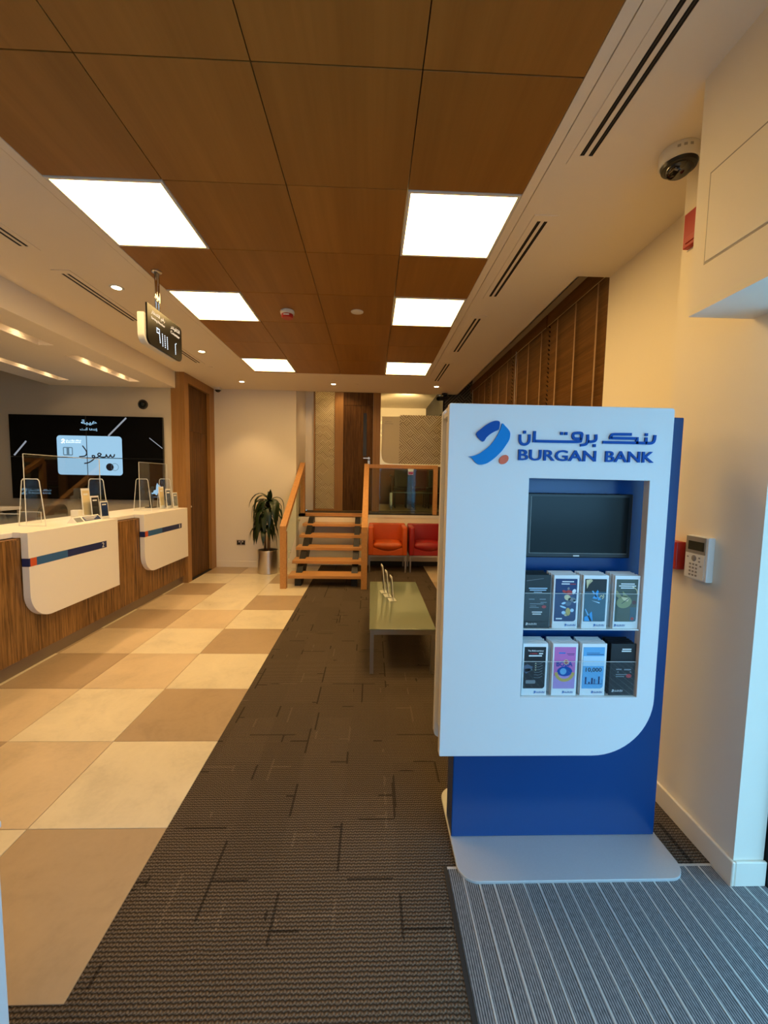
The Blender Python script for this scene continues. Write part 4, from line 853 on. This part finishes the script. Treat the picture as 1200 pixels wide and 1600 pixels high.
# ================================================================ POTTED DRACAENA
PX, PY = -1.655, 6.62
t = thing('steel_planter', 'brushed steel cylinder planter beside the stairs', 'planter', (PX, PY, 0))
lathe('pot', [(.0, 0), (.158, 0), (.162, .004), (.162, .372), (.158, .376), (.148, .376), (.148, .32), (.0, .32)], (PX, PY, 0), 'brushed_steel', t, 40)
pl = thing('dracaena_plant', 'dark green drooping dracaena growing in the steel planter', 'plant', (PX, PY, .321))
lathe('soil', [(.0, 0), (.146, 0), (.146, .02), (.0, .026)], (PX, PY, .322), 'soil', pl, 24)
cyl('cane', (PX+.01, PY, .33), (PX+.03, PY, 1.12), .026, 'cane_brown', pl, .020, 14, True); cyl('cane', (PX-.05, PY+.03, .33), (PX-.06, PY+.03, .86), .020, 'cane_brown', pl, .016, 12, True)
rnd = random.Random(11)
def leaf(base, az, length, wd, up, droop):
    n = 9; bm = bmesh.new(); rows = []
    d = Vector((math.cos(az), math.sin(az), 0)); side = Vector((-d.y, d.x, 0)); p = Vector(base); ang = up
    for i in range(n+1):
        t_ = i/n; w_ = wd*(math.sin(math.pi*min(1, .12+t_*.93))**.8)*(1-.25*t_)+.002
        tang = d*math.cos(ang)+Vector((0, 0, 1))*math.sin(ang); nrm = side.cross(tang)
        rows.append([bm.verts.new(p-side*w_+nrm*w_*.28), bm.verts.new(p), bm.verts.new(p+side*w_+nrm*w_*.28)])
        p = p+tang*(length/n); ang -= droop*(1.5 if t_ < .5 else .8)/n
        ang = max(ang, -1.52)
    for a, b in zip(rows, rows[1:]):
        for k in range(2): bm.faces.new((a[k], a[k+1], b[k+1], b[k]))
    from_bm('leaf', bm, 'leaf_green', pl, smooth=True)
for top, n, L in (((PX+.03, PY, 1.12), 34, .60), ((PX-.06, PY+.02, .84), 24, .50)):
    for i in range(n):
        az = i*2.39996+rnd.uniform(-.25, .25); hgt = i/n
        if math.sin(az) > .55: az += 1.6      # fewer leaves towards the wall
        Lr = L*rnd.uniform(.75, 1.1)
        leaf((top[0], top[1], top[2]-.20+.26*hgt), az, Lr*.92, rnd.uniform(.036, .052), rnd.uniform(.35, .85)+.35*hgt, rnd.uniform(2.3, 3.2))
leaf((PX+.03, PY, 1.14), 2.0, .22, .04, 1.35, .6); leaf((PX+.03, PY, 1.16), -1.2, .24, .04, 1.3, .5)

# ================================================================ STAIRS, PLATFORM AND BALUSTRADE
pf = structure(boxes('floor_platform', [(-1.27, 3.2, 7.25, 11.2, .86, .905)], 'grout'))
box('carpet', -1.27, 2.1, 7.33, 8.0, .905, .915, 'carpet_loop', pf)
ST = thing('staircase', 'open oak staircase with black steel stringers up to the platform', 'staircase', (-.65, 6.4, 0))
def beam(name, p0, p1, w2, h, mat, parent, cut=True):
    """sloping bar of vertical depth h between two points in a y-z plane, vertical end cuts"""
    bm = bmesh.new(); (x, ya, za), (_, yb, zb) = p0, p1
    a = [bm.verts.new((x+s*w2, yy, zz+dz)) for s in (-1, 1) for yy, zz in ((ya, za), (yb, zb)) for dz in (0, h)]
    idx = [(0, 1, 3, 2), (4, 6, 7, 5), (0, 4, 5, 1), (2, 3, 7, 6), (1, 5, 7, 3), (0, 2, 6, 4)]
    for f in idx: bm.faces.new([a[i] for i in f])
    return from_bm(name, bm, mat, parent)
X0, X1 = -1.155, -.125; GO = .306; Y1 = 5.72
for i in range(5): box('tread', X0, X1, Y1+GO*i, Y1+GO*i+.30, .17+.15*i-.045, .17+.15*i, 'tread_oak', ST, .004)
box('tread', X0, X1, Y1+GO*5, Y1+GO*5+.06, .906, .93, 'tread_oak', ST, .004); box('nosing', X0, X1, Y1+GO*5-.008, 7.249, .872, .9058, 'tread_oak', ST)
for xx in (-1.03, -.225):
    bm = bmesh.new(); prof = [(5.80, 0), (6.02, 0), (7.245, .66), (7.245, .86), (7.16, .86), (5.80, .12)]
    L_ = [bm.verts.new((xx-.045, a, b)) for a, b in prof]; R_ = [bm.verts.new((xx+.045, a, b)) for a, b in prof]
    bm.faces.new(L_); bm.faces.new(R_); [bm.faces.new((L_[i], L_[(i+1) % 6], R_[(i+1) % 6], R_[i])) for i in range(6)]
    from_bm('stringer', bm, 'black_metal', ST)
def handrail(x, lab):
    t = thing('handrail', lab, 'handrail', (x, 6.4, 0), 'oak handrails of the staircase')
    box('newel', x-.042, x+.042, 5.635, 5.719, 0, .80, 'rail_oak', t)
    beam('rail', (x, 5.635, .80), (x, 7.28, 1.735), .042, .075, 'rail_oak', t)
    box('top_post', x-.038, x+.038, 7.25, 7.32, .925, 1.752, 'rail_oak', t)
    bm = bmesh.new(); prof = [(5.722, .20), (7.248, .95), (7.248, 1.72), (5.722, .852)]; g = .005
    L_ = [bm.verts.new((x-g, a, b)) for a, b in prof]; R_ = [bm.verts.new((x+g, a, b)) for a, b in prof]
    bm.faces.new(L_); bm.faces.new(R_); [bm.faces.new((L_[i], L_[(i+1) % 4], R_[(i+1) % 4], R_[i])) for i in range(4)]
    from_bm('glass_panel', bm, 'clear_glass', t)
    for yy in (6.1, 6.9):
        zz = .20+(yy-5.722)*.75/1.526
        cyl('glass_clamp', (x-.02, yy, zz+.06), (x+.02, yy, zz+.06), .022, 'chrome', t, seg=14)
handrail(-1.205, 'oak handrail with glass infill on the plant side of the stairs'); handrail(-.083, 'oak handrail with glass infill on the armchair side of the stairs')
t = thing('platform_balustrade', 'oak-framed glass balustrade along the platform edge above the armchairs', 'balustrade', (.55, 7.29, .92))
box('top_rail', -.040, 1.175, 7.25, 7.325, 1.735, 1.80, 'rail_oak', t, .003); box('end_post', 1.10, 1.175, 7.25, 7.325, .925, 1.735, 'rail_oak', t); box('glass_panel', -.04, 1.098, 7.283, 7.293, .935, 1.733, 'clear_glass', t)
box('bottom_channel', -.04, 1.098, 7.265, 7.31, .906, .935, 'black_metal', t)
box('floor_edge_trim', -.044, 1.65, 7.245, 7.25, .86, .912, 'white_plastic', pf)

# ---- corridor back line: patterned side light, door, glass meeting room
BY = 8.0
d3 = struct_root('door_3', (-.3, BY, .915))
boxes('door_frame', [(-.70, -.55, BY-.04, BY+.10, .915, 3.42), (.02, .16, BY-.04, BY+.10, .915, 3.42), (-.55, .02, BY-.04, BY+.10, 3.25, 3.42)], 'frame_oak', d3)
dl = box('door_leaf', -.548, .018, BY+.01, BY+.055, .922, 3.245, 'door_walnut', d3)
for q in range(3): box('leaf_board', -.545+.125*q, -.545+.125*q+.123, BY+.004, BY+.01, .925, 2.94, 'door_walnut', dl)
box('leaf_board', -.10, .016, BY+.004, BY+.01, .925, 2.94, 'door_walnut', dl); box('leaf_board', -.545, .016, BY+.004, BY+.01, 2.945, 3.24, 'door_walnut', dl)
box('vision_pane', -.168, -.105, BY+.002, BY+.010, 1.98, 2.80, 'print_black', dl); box('lever_handle', -.16, -.04, BY-.05, BY-.03, 1.93, 1.95, 'brushed_steel', dl); cyl('handle_rose', (-.055, BY-.03, 1.94), (-.055, BY+.004, 1.94), .024, 'brushed_steel', dl); box('lock_plate', -.075, -.035, BY-.003, BY+.004, 1.83, 1.90, 'brushed_steel', dl)
w3 = struct_root('window_3', (-.9, BY, .915))
boxes('window_frame', [(-1.115, -1.09, BY-.03, BY+.06, .915, 3.42), (-.715, -.70, BY-.03, BY+.06, .915, 3.42), (-1.09, -.715, BY-.03, BY+.06, .915, .95)], 'frame_oak', w3)
box('pane', -1.09, -.715, BY+.01, BY+.02, .95, 3.42, 'clear_glass', w3); box('patterned_film', -1.085, -.72, BY+.005, BY+.009, .955, 3.41, 'film_strip', w3)
w4 = struct_root('window_4', (1.2, BY, .915))
boxes('window_frame', [(.16, 3.0, BY-.01, BY+.03, .905, .925), (.16, 3.0, BY-.01, BY+.03, 3.405, 3.42), (1.62, 1.64, BY-.01, BY+.03, .925, 3.405)], 'black_metal', w4)
box('pane', .16, 1.62, BY+.004, BY+.016, .925, 3.405, 'clear_glass', w4); box('pane', 1.64, 3.0, BY+.004, BY+.016, .925, 3.405, 'clear_glass', w4)
shape('frosted_film', [rrect(.19, .53, 1.845, 2.745, (.16, 0, 0, .01), 10)], .003, '-y', (0, BY+.003, 0), 'film_frost', w4)
box('patterned_film', .53, 1.60, BY, BY+.003, 1.845, 2.78, 'film_maze', w4)
text('lettering', 'Branch Manager', .245, .41, 2.60, .001, '-y', (0, BY-.0005, 0), 'key_grey', w4, .0, .020); text('lettering', arabic('مدير الفرع'), .255, .38, 2.635, .001, '-y', (0, BY-.0005, 0), 'key_grey', w4, .0, .028)
w5 = struct_root('window_5', (1.6, 7.12, .915))
box('pane', 1.23, 2.1, 7.10, 7.11, .92, 3.30, 'screen_glass', w5); box('patterned_film', 1.23, 2.1, 7.094, 7.099, .92, 3.30, 'film_dark', w5); box('window_frame', 1.20, 1.23, 7.08, 7.13, .92, 3.30, 'black_metal', w5)
structure(boxes('wall_meeting_room', [(.02, .16, BY+.10, 11.1, .9, 3.45), (-1.45, 3.2, 11.0, 11.2, .9, 3.45), (3.0, 3.2, 7.3, 11.0, .0, 3.45), (-1.45, -1.3, 8.12, 11.0, .9, 3.45), (1.85, 3.2, 7.25, 7.33, 0, 3.45)], 'wall_paint'))
structure(box('ceiling_meeting_beam', 1.42, 3.0, BY+.05, 11.0, 2.90, 3.42, 'soft_black'))
t = thing('meeting_room_fill', 'added unseen fill light for the glass room, above the ceiling edge', 'ceiling light', (.85, 8.6, 3.41))  # added lamp out of view; its spot brightens the rear wall
box('frame', .55, 1.15, 8.35, 8.85, 3.402, 3.4195, 'white_plastic', t); box('diffuser', .58, 1.12, 8.38, 8.82, 3.398, 3.402, 'panel_light', t)
spot('spot_light', (.75, 8.9, 3.36), 170, 110, .6, .15, (.75, 11.0, 2.9), parent=t)
t = thing('glass_strip_fill', 'added unseen fill light behind the patterned glass strip', 'ceiling light', (-.85, 8.6, 3.41)); box('frame', -1.05, -.65, 8.35, 8.80, 3.402, 3.4195, 'white_plastic', t); box('diffuser', -1.03, -.67, 8.37, 8.78, 3.398, 3.402, 'panel_light', t)  # added lamp out of view, lights the patterned film from behind
t = thing('corridor_fill', 'added unseen fill light above the platform door, behind the ceiling edge', 'downlight', (-.5, 7.55, 3.41)); lathe('trim_ring', [(.0, 0), (.05, 0), (.05, .006), (.0, .007)], (-.5, 7.55, 3.42), 'downlight_glow', t, 20, 'z', -1); spot('spot_light', (-.55, 7.55, 3.40), SPOT_W*1.0, 110, .6, .03, (-.55, 7.75, 1.0), parent=t)  # added lamp out of view, brightens the platform and the door line
# furniture inside the meeting room, seen through the glass
PFZ = .906
t = thing('glass_desk', 'glass-topped meeting desk with steel legs behind the balustrade', 'desk', (.85, 8.75, PFZ)); box('desk_top', .38, 1.45, 8.45, 9.05, PFZ+.36, PFZ+.372, 'table_glass', t)
for x in (.42, 1.41):
    for y in (8.49, 9.01): box('leg', x-.018, x+.018, y-.018, y+.018, PFZ, PFZ+.36, 'chrome', t)
t = thing('manager_desk', 'dark wooden manager desk deep inside the glass room', 'desk', (1.0, 9.9, PFZ)); box('desk_top', .45, 1.6, 9.6, 10.3, PFZ+.71, PFZ+.75, 'desk_wood', t, .004); box('modesty_panel', .5, 1.55, 9.65, 9.68, PFZ+.05, PFZ+.71, 'desk_wood', t); box('side_panel', .5, .54, 9.68, 10.25, PFZ, PFZ+.71, 'desk_wood', t); box('side_panel', 1.51, 1.55, 9.68, 10.25, PFZ, PFZ+.71, 'desk_wood', t)
t = thing('storage_cabinet', 'low dark wooden storage cabinet along the rear of the glass room', 'cabinet', (1.1, 10.7, PFZ)); box('body', .2, 2.6, 10.55, 10.95, PFZ, PFZ+.98, 'desk_wood', t)
for q in range(5): dd = box('cabinet_door', .21+.478*q, .21+.478*q+.472, 10.53, 10.55, PFZ+.06, PFZ+.97, 'desk_wood', t); box('knob', .21+.478*q+.40, .21+.478*q+.43, 10.515, 10.53, PFZ+.5, PFZ+.56, 'brushed_steel', dd)
for i, (x, m, lab) in enumerate(((.66, 'grey_fabric', 'dark visitor chair left of the maroon one inside the glass room'), (1.08, 'print_maroon', 'maroon visitor chair in the middle of the glass room'), (1.42, 'grey_fabric', 'dark visitor chair right of the maroon one inside the glass room'))):
    c = thing('visitor_chair', lab, 'chair', (x, 9.3, PFZ), 'visitor chairs in the glass room')
    box('seat', x-.15, x+.15, 9.12, 9.46, PFZ+.40, PFZ+.47, m, c, .02); box('backrest', x-.15, x+.15, 9.07, 9.13, PFZ+.47, PFZ+.86, m, c, .02)
    for sx in (-1, 1):
        for sy in (9.14, 9.44): box('leg', x+sx*.13-.012, x+sx*.13+.012, sy-.012, sy+.012, PFZ, PFZ+.40, 'black_metal', c)
t = thing('wall_picture', 'small red and white print on the manager desk line', 'picture', (.95, 9.95, PFZ+.75)); box('backing', .88, 1.02, 9.93, 9.95, PFZ+.751, PFZ+.90, 'paper_white', t); box('picture', .89, 1.01, 9.928, 9.93, PFZ+.76, PFZ+.83, 'red_plastic', t)

# ================================================================ ARMCHAIRS
def armchair(x0, m, lab):
    x1 = x0+.645; ya, yb = 6.69, 7.235; z0, z1 = .285, .775
    t = thing('tub_armchair', lab, 'armchair', ((x0+x1)/2, (ya+yb)/2, 0), 'leather tub armchairs against the platform wall')
    # upholstered shell: U in plan, with arms
    def upl(nm, *b, bev=.022, seg=3):
        bm = bmesh.new(); bm_box(bm, *b, bev, seg); o = from_bm(nm, bm, m, t, smooth=True); mod_flat(o); return o
    upl('arm', x0, x0+.085, ya, yb-.02, z0, z1-.015); upl('arm', x1-.085, x1, ya, yb-.02, z0, z1-.015)
    upl('backrest', x0+.004, x1-.004, yb-.11, yb, z0, z1)
    front = [(x0+.06, z0+.002), (x1-.06, z0+.002), (x1-.06, z0+.135)]+[(x0+.085+(x1-x0-.17)*(1-q/12), z0+.135-.06*math.sin(math.pi*q/12)) for q in range(13)]+[(x0+.06, z0+.135)]
    shape('front_apron', [front], .10, '-y', (0, ya+.11, 0), m, t, .008)
    box('seat_deck', x0+.07, x1-.07, ya+.1, yb-.1, z0+.02, z0+.12, m, t)
    bm = bmesh.new(); nx, ny = 10, 8; gx0, gx1, gy0, gy1 = x0+.088, x1-.088, ya+.012, yb-.112; rows = []
    for lvl in (0, 1):
        g = []
        for i in range(nx+1):
            r_ = []
            for j in range(ny+1):
                u, w_ = i/nx, j/ny; k = (math.sin(math.pi*u)*math.sin(math.pi*w_))**.45
                z = (z0+.19+.045*k) if lvl else (z0+.135-.055*math.sin(math.pi*u)*(1-w_)-.01*k)
                r_.append(bm.verts.new((gx0+(gx1-gx0)*u, gy0+(gy1-gy0)*w_, z)))
            g.append(r_)
        rows.append(g)
        for i in range(nx):
            for j in range(ny): bm.faces.new((g[i][j], g[i+1][j], g[i+1][j+1], g[i][j+1]))
    A, B = rows
    per = [(i, 0) for i in range(nx)]+[(nx, j) for j in range(ny)]+[(i, ny) for i in range(nx, 0, -1)]+[(0, j) for j in range(ny, 0, -1)]
    for p, q in zip(per, per[1:]+per[:1]): bm.faces.new((A[p[0]][p[1]], A[q[0]][q[1]], B[q[0]][q[1]], B[p[0]][p[1]]))
    from_bm('seat_cushion', bm, m, t, smooth=True)
    boxes('steel_frame', [(x0+.01, x1-.01, ya+.01, ya+.035, z0-.022, z0), (x0+.01, x1-.01, yb-.045, yb-.02, z0-.022, z0), (x0+.01, x0+.035, ya+.035, yb-.045, z0-.022, z0), (x1-.035, x1-.01, ya+.035, yb-.045, z0-.022, z0)], 'brushed_steel', t)
    for xx in (x0+.01, x1-.035):
        for yy in (ya+.01, yb-.045): box('leg', xx, xx+.025, yy, yy+.025, 0, z0-.022, 'brushed_steel', t)
armchair(-.035, 'orange_leather', 'orange leather tub armchair beside the stairs'); armchair(.645, 'red_leather', 'dark red leather tub armchair partly hidden by the display stand')

# ================================================================ COFFEE TABLE
t = thing('coffee_table', 'low glass coffee table with slim steel frame on the carpet', 'coffee table', (.265, 3.9, 0))
TZ = .37; tx0, tx1, ty0, ty1 = .002, .528, 3.14, 4.63
box('glass_top', tx0, tx1, ty0, ty1, TZ-.010, TZ, 'table_glass', t, .002, 1); boxes('apron', [(tx0+.006, tx1-.006, ty0+.006, ty0+.030, TZ-.050, TZ-.0105), (tx0+.006, tx1-.006, ty1-.030, ty1-.006, TZ-.050, TZ-.0105), (tx0+.006, tx0+.030, ty0+.030, ty1-.030, TZ-.050, TZ-.0105), (tx1-.030, tx1-.006, ty0+.030, ty1-.030, TZ-.050, TZ-.0105)], 'table_frame_steel', t)
for xx in (tx0+.006, tx1-.036):
    for yy in (ty0+.006, ty1-.036): box('leg', xx, xx+.030, yy, yy+.030, 0, TZ-.0505, 'table_frame_steel', t)
for k, (x, y, h) in enumerate(((.150, 4.20, .29), (.185, 4.06, .26), (.225, 3.92, .24))):
    tt = thing('table_leaflet', ('tallest leaflet in a clear stand at the back of the coffee table', 'middle leaflet in a clear stand on the coffee table', 'front leaflet in a clear stand on the coffee table')[k], 'leaflet', (x, y, TZ), 'leaflet stands on the coffee table')
    R = Matrix.Translation((x, y, TZ+.0005)) @ Matrix.Rotation(math.radians(8), 4, 'Z')
    def bx(nm, *b, m='paper_white', tilt=0.0):
        bm = bmesh.new(); bm_box(bm, *b); bm.transform(R @ Matrix.Rotation(tilt, 4, 'Y')); return from_bm(nm, bm, m, tt)
    bx('foot', -.04, .03, -.052, .052, 0, .003, m='acrylic_edge'); bx('holder_back', -.006, -.003, -.052, .052, .004, h*.8, m='acrylic', tilt=-.10); bx('sheet', -.002, .006, -.049, .049, .006, h, tilt=-.10)
    bx('cover_picture', .006, .0068, -.044, .044, .03, h-.02, m='print_black', tilt=-.10); bx('holder_front', .010, .012, -.052, .052, .004, h*.5, m='acrylic', tilt=-.10); bx('back_cover', -.0028, -.002, -.044, .044, .03, h-.02, m='print_black', tilt=-.10)

# ================================================================ HANGING COUNTER SIGN
t = thing('queue_sign', 'black hanging queue number sign on steel rods from the ceiling', 'sign', (-1.54, 3.13, 2.43))
for yy in (3.05, 3.085):
    cyl('rod', (-1.535, yy, 2.62), (-1.535, yy, CZ-.004), .009, 'chrome', t, seg=14, smooth=True)
lathe('ceiling_flange', [(.0, 0), (.034, 0), (.034, .008), (.028, .012), (.0, .012)], (-1.535, 3.0675, CZ-.004), 'brushed_steel', t, 24, 'z', -1)
sg = shape('backbox', [rrect(2.872, 3.345, 2.430, 2.630, (.06, .02, .02, .01), 8)], .045, '+x', (-1.575, 0, 0), 'white_plastic', t, .004)
fc = shape('face', [rrect(2.895, 3.395, 2.437, 2.700, (.045, .05, .03, .004), 8)], .012, '+x', (-1.5295, 0, 0), 'sign_black', t, .001)
SO = (-1.5175, 0, 0)
text('lettering', arabic('رقم الانتظار'), 2.945, 3.13, 2.638, .0006, '+x', SO, 'sign_text', fc, .012, .034); text('lettering', 'Serving Number', 2.945, 3.13, 2.607, .0006, '+x', SO, 'sign_text', fc, .012, .022)
text('lettering', arabic('الكاونتر'), 3.215, 3.36, 2.638, .0006, '+x', SO, 'sign_text', fc, .012, .034); text('lettering', 'Counter', 3.215, 3.36, 2.607, .0006, '+x', SO, 'sign_text', fc, .012, .022)
def led(path):
    bm = bmesh.new()
    for a, b in zip(path, path[1:]):
        n = max(1, int((Vector(b)-Vector(a)).length/.0115))
        for k in range(n+1):
            p = Vector(a).lerp(Vector(b), k/n); bm_box(bm, p.x-.0042, p.x+.0042, p.y-.0042, p.y+.0042, 0, .0008)
    bm.transform(frame_mat('+x', SO)); from_bm('led_digit', bm, 'led_dots', fc)
led([(3.05, 2.545), (3.015, 2.545), (3.015, 2.572), (3.05, 2.572), (3.05, 2.545), (3.058, 2.487)])
for q in (3.09, 3.125, 3.16): led([(q, 2.555-.0), (q+.004, 2.475)])
led([(3.30, 2.555), (3.285, 2.545), (3.288, 2.475)])

# ================================================================ WHITE PEDESTAL AT THE LEFT EDGE
t = thing('white_pedestal', 'plain white pedestal cut off by the lower left picture edge', 'pedestal', (-1.02, .82, 0))
box('body', -1.20, -.838, .62, .90, .06, .735, 'white_lacquer', t, .004); box('cap', -1.205, -.833, .615, .905, .735, .753, 'white_lacquer', t, .004); box('foot', -1.18, -.858, .64, .88, 0, .06, 'black_metal', t)
